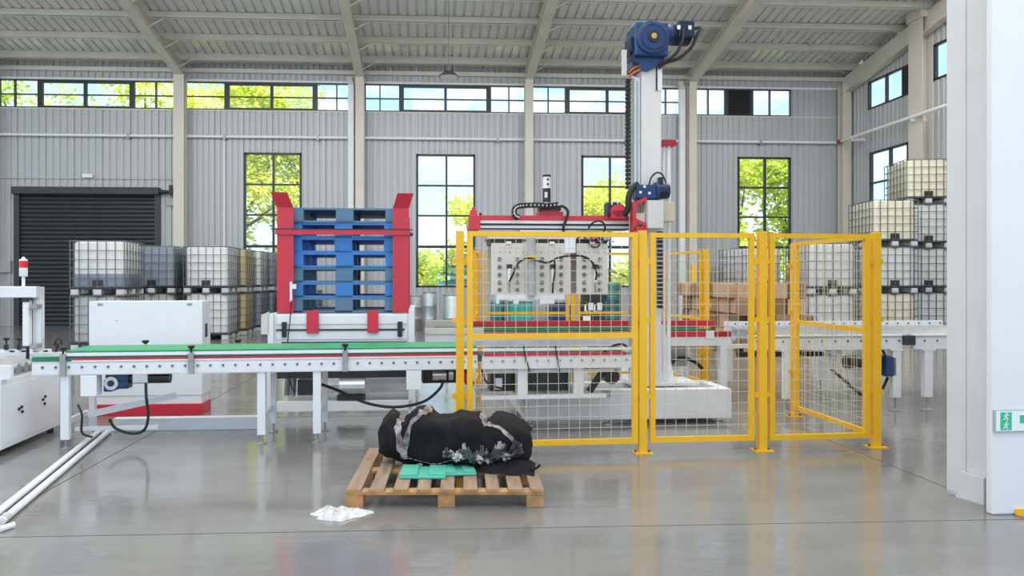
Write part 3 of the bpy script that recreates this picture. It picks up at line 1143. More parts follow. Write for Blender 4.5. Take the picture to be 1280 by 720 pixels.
# second section of the product line
Wd = .58
t2 = thing('belt_conveyor', 'short conveyor section under the gripper, behind the left fence panel', 'conveyor', (CO[0] + 3.40 * cos(CR), CO[1] + 3.40 * sin(CR), 0), radians(3.2))
M1 = 1.36
for y, s in ((0, 1), (Wd, -1)):
    MB().box(0, M1, y, y + s * .03, .60, .705).box(0, M1, y, y + s * .05, .70, .712).build('side_beam', WHITE, t2)
MB().box(.02, M1 - .08, -.003, .02, .712, .735).build('red_guide_strip', RED, t2)
MB().box(0, M1, .03, Wd - .03, .700, .712).build('belt', BLK2, t2)
MB().box(0, M1 - .02, -.006, .018, .755, .777).build('guide_profile', WHITE2, t2)
MB().box(0, M1 - .02, Wd - .02, Wd, .757, .80).build('guide_rail', PALW, t2)
bb = MB()
for k in range(13):
    bb.lathe((.08 + k * .10, 0, .668), [(.0105, -.008), (.0105, 0)], 8, 'y')
bb.build('bolt_row', BOLT, t2)
for x in (.36, .86):
    MB().box(x - .045, x + .045, .03, .10, .365, .60).build('support_post', WHITE, t2, bevel=.004)
    MB().box(x - .045, x + .045, Wd - .1, Wd - .03, .36, .60).build('support_post', WHITE, t2, bevel=.004)
MB().box(.0, M1 - .25, .03, .10, .332, .365).build('lower_rail', WHITE, t2)
MB().box(.0, M1 - .25, Wd - .1, Wd - .03, .332, .365).build('lower_rail', WHITE, t2)
for x in (.36, .86):
    MB().box(x - .035, x + .035, .10, Wd - .1, .33, .36).build('cross_member', WHITE, t2)
MB().box(.02, .34, .08, .16, .56, .585).box(.42, .84, .08, .16, .56, .585).box(.92, 1.2, .08, .16, .56, .585).build('upper_rail', WHITE2, t2)
MB().box(.1, .32, .2, .4, .38, .55).box(.44, .80, .18, .4, .38, .54).build('drive_unit', BLK2, t2)
MB().box(.14, .20, .16, .2, .40, .50).build('white_fitting', WHITEL, t2)
MB().bar((1.0, .2, .36), (1.15, .2, .58), .05, .05).lathe((1.2, .16, .5), [(.07, 0), (.07, .06)], 16, 'y').build('tensioner', BLK2, t2)
for x0, dx in ((.36, .06), (.64, .04)):
    MB().tube(spline([(x0, -.01, .80), (x0 + .01, -.02, .72), (x0 + dx, -.01, .55), (x0 + dx + .03, .1, .40)], 6), .006, 6).build('cable', BLACK, t2)
MB().tube(spline([(1.08, .0, .74), (1.16, .02, .79), (1.26, .05, .80), (1.30, .05, .77), (1.22, .05, .75), (1.12, .04, .76)], 6), .010, 6).build('cable', BLACK, t2)
MB().tube(spline([(.0, .02, .60), (.03, .0, .50), (.14, .0, .44), (.3, .1, .42)], 6), .010, 6).build('cable', BLACK, t2)

# ================================================================== INFEED TABLE AND GATE AT THE LEFT EDGE
t = thing('infeed_table', 'white cabinet table with rollers at the left edge of the hall', 'machine', (-3.30, 5.72, 0), radians(3))
MB().box(-1.3, 0, .0, 1.0, .055, .60).build('cabinet_body', WHITE, t, bevel=.006)
MB().box(-.002, .004, .05, .95, .09, .545).build('side_panel', WHITE2, t, bevel=.002)
MB().box(-1.26, -.04, -.004, 0, .09, .545).build('front_panel', WHITE2, t)
for y, z in ((.30, .34), (.26, .33), (.31, .30), (.66, .34), (.70, .36), (.69, .30)):
    MB().lathe((.004, y, z), [(.012, 0), (.012, .012)], 10, 'x').build('latch', BLACK, t)
for x, y in ((-1.2, .06), (-.06, .06), (-.06, .94), (-1.2, .94)):
    MB().cyl((x, y, 0), (x, y, .056), .03, 12).build('foot', BLK2, t)
MB().box(-1.3, .06, .02, .07, .60, .705).build('table_rail', WHITE, t)
MB().box(-1.3, .06, .93, .98, .60, .72).build('table_rail', WHITE, t)
MB().box(-1.3, .05, .93, .98, .60, .66).build('end_plate', WHITE, t)
for k in range(7):
    MB().cyl((-1.2, .16 + k * .115, .655), (.0, .16 + k * .115, .655), .04, 14).build('roller', DSTEEL, t, smooth=True)
MB().box(-1.3, -.08, .98, 1.02, .70, .745).build('guide_profile', WHITE2, t)
for x in (-.40, -.30, -.20, -.115):
    MB().box(x - .018, x + .018, .97, .98, .71, .735).build('socket', BLACK, t)
for x in (-.44, -.33):
    o = MB().cyl((x, .96, .74), (x, .96, .83), .008, 8).box(x - .015, x + .015, .945, .975, .745, .79).build('clamp_stem', BLK2, t)
    MB().lathe((x, .96, .825), [(.01, 0), (.026, .014), (.028, .024), (.016, .03)], 12).build('knob', BLACK, o)
o = MB().cyl((-.02, .96, .72), (.0, .96, .80), .012, 8).build('clamp_stem', BLK2, t)
MB().tube(spline([(-.03, .95, .78), (.0, .95, .84), (.03, .95, .83), (.03, .95, .79)], 5), .008, 6).build('clamp_lever', BLACK, o)

t = thing('profile_gate', 'aluminium profile gate standing over the infeed table', 'frame', (-3.42, 6.42, 0), radians(3))
MB().box(-1.2, .035, -.04, .04, 1.218, 1.315).build('crossbeam', ALU, t, bevel=.004)
MB().box(-.035, .035, .045, .11, .745, 1.31).build('post', ALU, t, bevel=.004)
MB().box(-.085, -.03, -.03, .03, .80, 1.20).build('slide_cover', WHITE2, t, bevel=.006)
MB().cyl((-.055, 0, .66), (-.055, 0, .82), .014, 10).build('rod', BLK2, t)
MB().box(-.085, -.03, -.035, .035, 1.18, 1.215).build('rod_clamp', BLK2, t)
for z in (1.14, .80):
    MB().box(-.02, .045, -.05, .045, z - .02, z + .02).build('joint_clamp', DSTEEL, t, bevel=.004)
t = thing('signal_tower', 'small red and white signal light on the aluminium gate', 'signal light', (-3.512, 6.42, 1.315))
MB().cyl((0, 0, 0), (0, 0, .085), .013, 12).build('stem', WHITE2, t)
MB().lathe((0, 0, .085), [(.03, 0), (.033, .005), (.033, .075)], 20).build('white_section', WHITE2, t, smooth=True)
MB().lathe((0, 0, .16), [(.032, 0), (.032, .06)], 20).build('red_lens', REDL, t, smooth=True)
MB().lathe((0, 0, .22), [(.033, 0), (.033, .012), (.015, .018), (.012, .035)], 20).build('cap', WHITE2, t, smooth=True)

# ---- white machine box behind the conveyor
t = thing('machine_cabinet', 'large white machine box with a red base band behind the conveyor', 'machine', (-3.42, 7.42, 0), radians(1.5))
MB().box(0, 1.11, 0, .30, .20, 1.155).build('cabinet_body', WHITE2, t, bevel=.004)
MB().box(-.005, 1.115, -.006, .306, .0, .115).build('red_base', RED, t, bevel=.004)
MB().box(.01, 1.10, .01, .29, .115, .20).build('plinth', WHITE2, t)
for x in (.11, .985):
    MB().box(x - .025, x + .025, -.004, .0, 1.11, 1.135).build('hinge', DSTEEL, t)
MB().lathe((.27, -.0, .96), [(.008, -.004), (.008, 0)], 8, 'y').build('lock', DSTEEL, t)
MB().box(1.11, 1.114, .10, .18, .78, .92).build('vent_plate', BLK2, t)

# floor beam and pipes
t = thing('floor_beam', 'long white box beam lying on the floor below the conveyor', 'beam', (-2.86, 6.66, 0), radians(1.8))
MB().box(0, 1.30, 0, .09, 0, .115).build('beam_tube', WHITE, t, bevel=.004)
MB().box(1.30, 1.31, .005, .085, .005, .11).build('end_cap', DSTEEL, t)
for a, b, lb in (((-2.95, 6.62), (-2.47, 4.16), 'white plastic pipe on the floor at the left, the outer of two'),
                 ((-2.86, 6.60), (-2.385, 4.14), 'white plastic pipe on the floor at the left, the inner of two')):
    t = thing('floor_pipe', lb, 'pipe', (a[0], a[1], 0), group='white floor pipes')
    dx, dy = b[0] - a[0], b[1] - a[1]
    MB().cyl((0, 0, .024), (dx, dy, .024), .022, 12).build('pipe_run', WHITE2, t, smooth=True)
    MB().cyl((dx, dy, .026), (dx - (.0 if 'outer' in lb else .12), dy - .03 + (.0 if 'outer' in lb else .0), .026), .026, 12).build('elbow', WHITE2, t, smooth=True)
    MB().cyl((dx * .99, dy * .99, .026), (dx * .965, dy * .965, .026), .026, 12).build('coupling', PALW, t, smooth=True)
t = thing('pipe_fitting', 'loose white and red pipe fittings at the end of the floor pipes', 'fitting', (-2.33, 4.03, 0))
MB().cyl((0, 0, .018), (.035, .07, .018), .017, 10).build('white_nipple', WHITE2, t)
MB().cyl((-.12, .0, .018), (-.03, .01, .018), .018, 10).build('white_nipple', PALW, t)
MB().cyl((-.05, -.05, .012), (-.03, -.02, .012), .012, 10).build('red_cap', RED, t)

# ================================================================== PALLET MAGAZINE WITH BLUE PALLETS
DY = 7.42
t = thing('pallet_magazine', 'white pallet magazine with two tall red guide columns', 'machine', (-.90, DY, 0), radians(1))
X = lambda u: ax(u, DY) + .90
Z = lambda v: az(430, v, DY)
MB().box(X(340), X(515), 0, .05, Z(433), Z(392)).build('front_beam', WHITE, t, bevel=.004)
MB().box(X(340), X(515), 1.22, 1.27, Z(433), Z(392)).build('rear_beam', WHITE, t)
MB().box(X(346), X(509), -.012, .0, Z(405), Z(394)).build('front_cover', WHITE2, t, bevel=.003)
MB().box(X(346), X(509), -.012, .0, Z(424), Z(413)).build('front_cover', WHITE2, t, bevel=.003)
MB().cyl((X(346), -.02, Z(412)), (X(506), -.02, Z(412)), .009, 8).build('rod', BLK2, t)
MB().box(X(352), X(509), -.008, .0, Z(430), Z(427)).build('slot', BLACK, t)
for u in (356, 500):
    MB().box(X(u - 3), X(u + 3), -.035, -.012, Z(421), Z(402)).build('rod_bearing', BLK2, t, bevel=.004)
for u0, u1 in ((384, 399), (459.5, 473)):
    MB().box(X(u0), X(u1), -.045, -.021, Z(416), Z(388)).build('red_paddle', RED, t, bevel=.004)
MB().box(X(511), X(518), -.05, 1.3, Z(433), Z(387)).build('side_plate', WHITE, t, bevel=.003)
MB().box(X(336), X(343), -.05, 1.3, Z(433), Z(392)).build('side_plate', WHITE, t, bevel=.003)
MB().prism([(X(338), Z(417)), (X(328), Z(417)), (X(328), Z(393)), (X(338), Z(389))], 'y', -.05, -.03).build('wing_plate', LGREY, t)
for sx in (-1, 1):
    c = X(357) if sx < 0 else X(501)
    g = MB()
    hw = .082
    zt, zb = Z(260), Z(391)
    for y0 in (0.0, 1.14):
        gg = MB()
        if y0 == 0:
            gg.box(c - hw, c + hw, -.008, .0, zb, zt)
            gg.box(c + (hw - .008) * (1 if sx > 0 else -1), c + hw * (1 if sx > 0 else -1), 0, .16, zb, zt)
            gg._add([(c - hw, -.008, zt), (c + hw, -.008, zt), (c + hw + .05 * sx, -.09, zt + .145), (c - hw + .05 * sx, -.09, zt + .145),
                     (c - hw, .0, zt), (c + hw, .0, zt), (c + hw + .05 * sx, -.082, zt + .145), (c - hw + .05 * sx, -.082, zt + .145)],
                    [(0, 1, 2, 3), (7, 6, 5, 4), (0, 4, 5, 1), (1, 5, 6, 2), (2, 6, 7, 3), (3, 7, 4, 0)])
        else:
            gg.box(c - hw, c + hw, y0 + .1, y0 + .108, zb, zt)
            gg.box(c + (hw - .008) * sx, c + hw * sx, y0 - .06, y0 + .1, zb, zt)
        gg.build('guide_column', RED, t)
MB().box(X(345), X(513), -.03, -.009, Z(293.5), Z(287.5)).build('red_crossbar', RED, t)
MB().box(X(340), X(516), -.034, -.008, Z(287.5), Z(286.3)).build('crossbar_top', BLK2, t)
MB().lathe((X(514), -.02, Z(293)), [(.02, -.03), (.02, .03)], 10, 'y').build('pivot', BLK2, t)
for u in (346, 364, 492, 507):
    MB().lathe((X(u), -.03, Z(290.5)), [(.008, -.006), (.008, 0)], 8, 'y').build('bolt', BOLT, t)
for x in (X(338), X(515)):
    for y in (.0, 1.2):
        MB().box(x - .035, x + .035, y, y + .07, 0, Z(433)).build('leg', WHITE, t)
MB().box(X(340), X(515), .0, .05, .03, .13).build('floor_rail', WHITE, t)
MB().box(X(340), X(515), 1.2, 1.25, .03, .13).build('floor_rail', WHITE, t)
MB().box(X(345), X(513), .05, .12, .36, .50).build('dark_beam', BLK2, t)
MB().box(X(430), X(513), .02, .06, .30, .35).build('lower_beam', DSTEEL, t)
MB().box(X(345), X(430), .04, .10, .48, .56).build('lower_beam', BLK2, t)
mo = MB().cyl((X(424), .06, .27), (X(456), .06, .27), .09, 20).build('drive_motor', STEEL, t, smooth=True)
MB().box(X(421), X(456), .0, .15, .14, .19).build('motor_foot', BLK2, mo)
MB().box(X(370), X(390), .1, .2, .18, .34).build('dark_gearbox', BLK2, t)
MB().tube(spline([(X(365), -.03, Z(375)), (X(364), -.06, Z(400)), (X(361), -.06, Z(430)), (X(362), -.04, .5), (X(364), .0, .3), (X(368), .05, .22)], 6), .006, 6).build('cable', BLACK, t)
MB().box(X(363), X(366), -.03, -.02, Z(377), Z(352)).build('sensor_bar', WHITE2, t)
MB().box(X(365), X(371), -.035, -.02, Z(361), Z(355)).build('sensor', WHITEL, t)
for u in (332, 340):
    MB().tube([(X(u + 20), .3, .15), (X(u + 22), .3, .4)], .03, 8).build('strut', DSTEEL, t)


def plastic_pallet(label, m, W=1.13, D=1.06):
    t = thing('blue_pallet', label, 'pallet', group='stacked blue pallets')
    PH = .153
    MB().box(-W / 2, W / 2, 0, D, PH - .022, PH).build('deck', m, t, bevel=.003)
    for y in (0, D / 2 - .07, D - .14):
        for x0, x1 in ((-W / 2, -W / 2 + .145), (-.09, .09), (W / 2 - .145, W / 2)):
            MB().box(x0, x1, y, y + .14, .022, PH - .022).build('block', m, t)
    for x0, x1 in ((-W / 2, -W / 2 + .145), (-.09, .09), (W / 2 - .145, W / 2)):
        MB().box(x0, x1, 0, D, 0, .02).build('runner', m, t)
    MB().box(-W / 2, W / 2, .0, .12, .0, .021).build('skid', m, t)
    MB().box(-W / 2, W / 2, D - .12, D, .0, .021).build('skid', m, t)
    return t


bl = ['bottom blue pallet of the stack, faded', 'second blue pallet from the bottom, bright', 'third pallet from the bottom, faded grey-blue', 'fourth blue pallet from the bottom, bright',
      'fifth blue pallet from the bottom, bright', 'blue pallet just above the red crossbar', 'topmost faded grey-blue pallet of the stack']
pz = Z(391) + .0
base = plastic_pallet(bl[0], BLUEG)
base.location = (-.90 + .015, DY + .07, pz)
base.rotation_euler = (0, 0, radians(1))
for k in range(1, 7):
    o = dup(base, (-.885 + random.uniform(-.008, .008), DY + .07 + random.uniform(0, .015), pz + k * .1545), radians(1 + random.uniform(-.5, .5)), bl[k], 'stacked blue pallets')
    if k in (1, 3, 4, 5):
        for c in o.children: obj_mat(c, BLUEP)

# ================================================================== CHAIN CONVEYOR (pallet line)
t = thing('chain_conveyor', 'pallet conveyor with red side rails running out of the magazine', 'conveyor', (-.05, 7.62, 0), radians(0))
CL = 3.30
for y, nm_ in ((0, 'front'), (1.16, 'rear')):
    MB().box(0 if y else 0, CL, y, y + .06, .66, .80).build('side_beam', WHITE, t, bevel=.003)
MB().box(.0, .62, -.02, .06, .80, .86).build('grey_rail', LGREY, t)
MB().box(.0, .62, 1.14, 1.2, .80, .88).build('grey_rail', LGREY, t)
MB().box(.58, 3.04, -.012, .04, .755, .815).build('red_rail', RED, t, bevel=.004)
MB().box(3.10, CL, -.012, .04, .755, .815).build('red_rail', DRED, t, bevel=.004)
MB().box(.58, 3.58, 1.13, 1.18, .80, .87).build('red_rail', RED, t, bevel=.004)
MB().box(.1, CL, .10, .16, .775, .805).build('chain_track', GREEN2, t)
MB().box(.1, CL, .55, .61, .775, .805).build('chain_track', GREEN2, t)
MB().box(.1, CL, 1.03, 1.09, .775, .805).build('chain_track', GREEN2, t)
for x in (.2, .9, 1.6, 2.3, 3.0):
    MB().box(x, x + .06, .06, 1.16, .68, .74).build('cross_member', WHITE, t)
for x in (.5, 1.7, 3.22):
    for y in (.0, 1.14):
        MB().box(x - .035, x + .035, y, y + .06, 0, .66).build('leg', WHITE, t)
for x in (3.02,):
    MB().box(x, x + .09, -.016, -.008, .74, .825).build('joint_plate', WHITE2, t)
MB().box(2.52, 2.95, .35, .6, .40, .66).build('drive_housing', DSTEEL, t)
MB().tube(spline([(2.5, .3, .35), (2.7, .3, .42), (2.85, .3, .5), (3.0, .3, .46), (3.1, .3, .38)], 6), .02, 8).build('cable', BLACK, t)
MB().box(2.1, 2.62, .12, .16, .42, .50).build('cable_tray', BLK2, t)

# ================================================================== ROLLER CONVEYOR (right)
RO = (3.28, 7.24, 0)
t = thing('roller_conveyor', 'white roller conveyor on tall legs running behind the yellow gate to the right', 'conveyor', RO, radians(1.6))
RL = 3.2
RWd = 1.45
for (x0, x1) in ((0, 1.66), (1.78, RL)):
    for y, s in ((0, 1), (RWd, -1)):
        MB().box(max(x0, .38) if y else x0, x1, y, y + s * .045, .645, .80).build('side_beam', WHITE, t, bevel=.004)
MB().box(0, RL, -.006, .05, .772, .784).build('wear_strip', DSTEEL, t)
MB().box(.38, RL, RWd - .05, RWd, .80, .86).build('rear_rail', WHITE, t)
rm = MB().cyl((0, .05, .77), (0, RWd - .05, .77), .036, 12).mesh('roller', STEEL, True)
k = 3
while .08 + k * .14 < RL:
    link('roller', rm, t, loc=(.08 + k * .14, 0, 0))
    k += 1
bb = MB()
k = 0
while .08 + k * .14 < RL:
    bb.lathe((.08 + k * .14, 0, .735), [(.011, -.008), (.011, 0)], 8, 'y')
    k += 1
bb.build('bolt_row', BOLT, t)
bb = MB()
k = 3
while .08 + k * .14 < RL:
    bb.lathe((.08 + k * .14, RWd - .05, .83), [(.011, -.008), (.011, 0)], 8, 'y')
    k += 1
bb.build('bolt_row', BOLT, t)
MB().box(1.655, 1.79, -.02, .03, .69, .79).build('joint_cover', BLK2, t, bevel=.004)


def rleg(x, y):
    o = MB().box(x - .045, x + .045, y, y + .06, .14, .645).build('leg', WHITE, t, bevel=.004)
    MB().cyl((x, y + .03, .02), (x, y + .03, .15), .010, 8).lathe((x, y + .03, 0), [(.06, 0), (.06, .008), (.02, .02), (.015, .03)], 16).build('foot', DSTEEL, o)
    MB().box(x - .075, x + .075, y - .005, y + .065, .63, .645).build('top_plate', WHITE, o)


for x in (.42, 1.60, 1.95):
    rleg(x, .0)
    rleg(x, RWd - .07)
for y in (.7,):
    MB().box(0, RL, y, y + .05, .60, .645).build('inner_rail', WHITE, t)
MB().box(.3, 1.35, .9, .94, .48, .535).build('cable_tray', BLK2, t)
mo = MB().box(1.48, 1.60, .0, .22, .36, .57).prism([(1.42, .38), (1.63, .34), (1.63, .56), (1.42, .52)], 'y', .1, .2).build('drive_gearbox', GEAR, t, bevel=.01)
MB().cyl((1.12, .13, .50), (1.40, .13, .50), .075, 18).build('drive_motor', BLK2, t, smooth=True)
MB().tube(spline([(1.0, .2, .42), (1.10, .1, .30), (1.22, .05, .18), (1.34, .05, .15), (1.46, .05, .21), (1.55, .08, .34)], 6), .015, 8).build('cable', BLACK, t, smooth=True)
MB().tube(spline([(1.46, .05, .66), (1.48, .02, .58), (1.5, .04, .50)], 6), .014, 8).build('cable', BLACK, t, smooth=True)

# ================================================================== GANTRY PALLETISER
PY = 6.95
t = thing('gantry_palletiser', 'white gantry palletiser with a tall mast, red beam and blue motor', 'machine', (2.0, PY, 0), radians(1.2))
gx = lambda u, y=PY: ax(u, y) - 2.0
gz = lambda v, y=PY: az(800, v, y)
CHY = -.22   # front of the base frame, local y
x0, x1 = gx(655, PY + CHY), gx(915, PY + CHY)
MB().box(x0, x1, CHY, CHY + .12, .05, .33).build('base_frame', WHITE, t, bevel=.004)
MB().box(x0, x0 + .1, CHY + .12, CHY + 1.1, .05, .33).build('base_frame', WHITE, t, bevel=.004)
MB().box(x1 - .1, x1, CHY + .12, CHY + .55, .05, .33).build('base_frame', WHITE, t, bevel=.004)
MB().box(x0, x1, CHY + .5, CHY + .62, .05, .33).build('base_frame', WHITE, t, bevel=.004)
MB().bar((gx(640), CHY - .02, .40), (x0 + .02, CHY + .06, .12), .05, .06).build('corner_brace', WHITE, t)
MB().box((x0 + x1) / 2, x1 - .1, CHY + .12, CHY + .5, .24, .26).build('base_deck', DSTEEL, t)
for x in (x0 + .06, (x0 + x1) / 2 - .2, x1 - .10):
    MB().cyl((x, CHY + .06, .02), (x, CHY + .06, .08), .014, 8).lathe((x, CHY + .06, 0), [(.045, 0), (.045, .008), (.015, .02)], 14).build('foot', STEEL, t)
for x in (.0, .62):
    MB().box(x0 + .1 + x, x0 + .2 + x, CHY - .012, CHY, .27, .33).build('adjuster', DSTEEL, t)
# mast
mx0, mx1 = gx(795), gx(829)
zt = gz(80)
MB().box(gx(790), gx(874), -.02, .42, .33, .365).build('mast_base', WHITE, t, bevel=.003)
MB().box(gx(802), gx(827), 0, .30, .365, zt).build('mast', MASTP, t, bevel=.004)
MB().box(gx(794), gx(801.5), .03, .22, .365, gz(96)).build('mast_rail', STEEL, t)
MB().box(gx(797), gx(798.5), .015, .04, .5, gz(100)).build('guide_strip', GREYP, t)
MB().box(gx(821), gx(827.5), -.012, .0, gz(113), zt).build('cable_cover', WHITE2, t)
MB().box(gx(820), gx(821.5), -.014, .0, gz(113), gz(78)).build('mast_slot', BLACK, t)
MB().prism([(gx(828), .365), (gx(846.5), .365), (gx(834), gz(410)), (gx(828), gz(404))], 'y', .06, .08).build('gusset', WHITE, t)
MB().prism([(gx(801), .365), (gx(788), .365), (gx(799), gz(425)), (gx(801), gz(425))], 'y', .06, .08).build('gusset', WHITE, t)
ch = MB()
z = gz(235)
zl = gz(96)
while z < zl:
    ch.box(gx(785), gx(790.5), .05, .10, z, z + .030)
    z += .042
ch.box(gx(786), gx(787.5), .065, .085, gz(235), zl)
ch.build('drag_chain', BLACK, t)
ch = MB()
z = gz(385)
while z < gz(293):
    ch.box(gx(819), gx(824.5), -.10, -.05, z, z + .030)
    z += .042
ch.build('drag_chain', BLACK, t)
MB().box(gx(777), gx(783), -.01, .01, gz(95), gz(63)).build('limit_plate', LGREY, t)
MB().cyl((gx(839), .06, .365), (gx(839), .06, gz(180)), .020, 12).build('air_post', WHITE2, t, smooth=True)
MB().cyl((gx(833), .06, .365), (gx(833), .06, gz(180)), .012, 12).build('air_post', WHITE2, t, smooth=True)
MB().box(gx(828), gx(846), .0, .14, gz(181), gz(174)).build('red_cap', DRED, t)
# head drive
g = MB().box(gx(790.5), gx(832), -.10, .22, gz(73), gz(31)).build('gearbox', GEAR, t, bevel=.02)
MB().lathe((gx(811.5), -.10, gz(51)), [(.16, 0.0), (.16, -.02), (.145, -.03), (.135, -.03), (.13, -.035)][::1], 32, 'y').build('gear_flange', GEAR, g, smooth=True)
MB().lathe((gx(811.5), -.135, gz(51)), [(.055, 0.0), (.055, -.012)], 24, 'y').build('hub_ring', BLK2, g)
MB().tube([(gx(811.5) + .118 * cos(a), -.135, gz(51) + .118 * sin(a)) for a in [k * pi / 16 for k in range(33)]], .006, 6).build('flange_groove', NAVY, g)
MB().lathe((gx(811.5), -.147, gz(51)), [(.028, 0.0), (.028, -.01), (.014, -.012)], 20, 'y').build('hub', mat('brass_hub', (.5, .42, .12), .4, .4), g)
MB().prism([(gx(792), gz(72)), (gx(789), gz(85)), (gx(808), gz(90)), (gx(827), gz(80)), (gx(830), gz(72))], 'y', -.04, .2).build('gear_saddle', GEAR, g)
MB().box(gx(815.5), gx(820), -.104, -.10, gz(35), gz(31)).build('name_plate', WHITEL, g)
MB().box(gx(786), gx(791), -.03, .15, gz(66), gz(47)).build('input_cover', NAVY, t, bevel=.008)
MB().cyl((gx(832), .05, gz(41)), (gx(841), .05, gz(41)), .095, 24).build('motor_flange', GEAR, t, smooth=True)
m_ = MB().cyl((gx(841), .05, gz(40)), (gx(864), .05, gz(40)), .10, 24)
for k in range(6):
    m_.cyl((gx(843 + k * 3.6), .05, gz(40)), (gx(844.6 + k * 3.6), .05, gz(40)), .108, 24)
m_.build('motor', NAVY, t)
MB().box(gx(845), gx(865), -.08, -.02, gz(48), gz(27.5)).build('terminal_box', NAVY, t, bevel=.008)
for u in (845, 859):
    MB().box(gx(u - 2), gx(u + 2), -.084, -.08, gz(39), gz(34)).build('motor_label', WHITEL, t)
MB().tube(spline([(gx(865), 0, gz(36)), (gx(870), -.02, gz(34)), (gx(874), -.04, gz(35)), (gx(869), -.05, gz(44)), (gx(862), -.05, gz(60)), (gx(846), -.06, gz(74)), (gx(830), -.06, gz(80)), (gx(822), -.03, gz(86))], 6),
          .016, 8).build('cable', BLACK, t, smooth=True)
MB().tube(spline([(gx(851), -.09, gz(38)), (gx(848), -.11, gz(55)), (gx(840), -.10, gz(70)), (gx(828), -.07, gz(79)), (gx(820), -.02, gz(82))], 6), .014, 8).build('cable', BLACK, t, smooth=True)
MB().tube(spline([(gx(785), 0, gz(60)), (gx(786), -.03, gz(72)), (gx(790), -.05, gz(80)), (gx(797), -.04, gz(82))], 6), .012, 8).build('cable', BLACK, t, smooth=True)
for dz in (0, .045):
    MB().tube(spline([(gx(786), .0, gz(97) + dz), (gx(791), -.03, gz(92) + dz), (gx(799), -.03, gz(88) + dz), (gx(801), -.02, gz(84) + dz)], 5), .010, 8).build('orange_cable', ORANGE, t, smooth=True)
# carriage
MB().box(gx(802), gx(821), -.20, -.05, gz(287), gz(253)).build('carriage_plate', COLW, t, bevel=.004)
MB().box(gx(821.5), gx(837.5), -.14, .0, gz(278), gz(254)).build('carriage_box', BEIGE, t, bevel=.006)
r_ = MB().box(gx(785), gx(789), -.16, -.06, gz(290), gz(255))
r_.bar((gx(786), -.1, gz(258)), (gx(803), -.1, gz(250)), .08, .04).box(gx(786), gx(803), -.16, -.05, gz(292), gz(285))
r_.bar((gx(787), -.14, gz(276)), (gx(802), -.14, gz(283)), .03, .03)
r_.build('red_bracket', RED, t)
MB().box(gx(790), gx(801), -.13, -.06, gz(282), gz(268)).build('tan_block', BEIGE, t)
MB().box(gx(790), gx(815), -.14, .0, gz(250), gz(233)).build('lift_gearbox', GEAR, t, bevel=.01)
m_ = MB().cyl((gx(814), -.07, gz(240)), (gx(832), -.07, gz(240)), .075, 20).build('lift_motor', NAVY, t, smooth=True)
MB().cyl((gx(815), -.07, gz(240)), (gx(819), -.07, gz(240)), .085, 20).build('motor_flange', GEAR, m_, smooth=True)
for u, v in ((806, 243), (795, 242), (800, 235)):
    MB().box(gx(u - 1.5), gx(u + 1.5), -.144, -.14, gz(v + 2), gz(v - 1)).build('motor_label', WHITEL, t)
MB().tube(spline([(gx(808), -.08, gz(233)), (gx(811), -.08, gz(223)), (gx(818), -.08, gz(217)), (gx(825), -.08, gz(220)), (gx(829), -.08, gz(230))], 6), .008, 8).build('cable', BLACK, t, smooth=True)
MB().box(gx(820), gx(825), -.1, -.04, gz(232), gz(223)).build('cable_gland', BLK2, t)
MB().tube(spline([(gx(776), -.1, gz(271)), (gx(780), -.13, gz(262)), (gx(781), -.13, gz(248)), (gx(786), -.12, gz(237)), (gx(793), -.1, gz(232))], 8), .030, 10).build('corrugated_hose', BLACK, t, smooth=True)
MB().box(gx(759), gx(775), -.02, .14, gz(270), gz(253)).build('drive_motor', NAVY, t, bevel=.012)
MB().lathe((gx(770), -.12, gz(265)), [(.066, 0), (.066, .1)], 20, 'y').box(gx(762), gx(778), -.12, -.02, gz(274), gz(265)).build('red_cover', RED, t)
MB().tube([(gx(766) + .03 * cos(a), -.07, gz(256) + .03 * sin(a)) for a in [k * pi / 8 for k in range(10)]], .006, 6).build('lifting_eye', WHITEL, t)
# red beam
BYL = .02
MB().box(gx(600), gx(787), BYL, BYL + .2, gz(276), gz(270)).build('beam_top', RED, t, bevel=.003)
MB().box(gx(600), gx(787), BYL + .01, BYL + .2, gz(287.5), gz(276)).build('beam_body', WHITE2, t)
MB().box(gx(600), gx(787), BYL, BYL + .01, gz(282.4), gz(280)).build('beam_groove', BLACK, t)
MB().box(gx(600), gx(787), BYL, BYL + .01, gz(287.6), gz(285.8)).build('beam_groove', BLACK, t)
MB().box(gx(587), gx(600), BYL - .02, BYL + .22, gz(288), gz(270.5)).build('beam_end', RED, t, bevel=.006)
MB().box(gx(588), gx(596.5), BYL, BYL + .08, gz(270.5), gz(264)).box(gx(590), gx(594), BYL + .02, BYL + .06, gz(264), gz(260)).build('end_stop', RED, t, bevel=.003)
MB().cyl((gx(601), BYL + .04, gz(270)), (gx(601), BYL + .04, gz(267)), .014, 8).build('stud', BLK2, t)
s_ = MB().box(gx(674), gx(704), BYL, BYL + .18, gz(270), gz(265)).box(gx(678), gx(700), BYL + .02, BYL + .16, gz(265), gz(263)).build('slew_base', DRED, t)
MB().box(gx(675), gx(702), BYL + .02, BYL + .16, gz(263.5), gz(257)).build('slew_plate', BLK2, t)
px = gx(685.5)
for v0, v1, mm, r in ((257, 252.5, STEEL, .035), (252.5, 235, BLK2, .040), (235, 220.5, WHITE2, .038), (220.5, 218, BLK2, .042)):
    MB().cyl((px, BYL + .09, gz(v0)), (px, BYL + .09, gz(v1)), r, 20).build('slew_motor_section', mm, t, smooth=True)
for v in (224, 230):
    MB().lathe((px + .005, BYL + .052, gz(v)), [(.012, -.004), (.012, 0)], 12, 'y').build('motor_button', BLK2, t)
MB().box(px - .028, px + .0, BYL + .046, BYL + .05, gz(247), gz(240)).build('motor_label', STEEL, t)
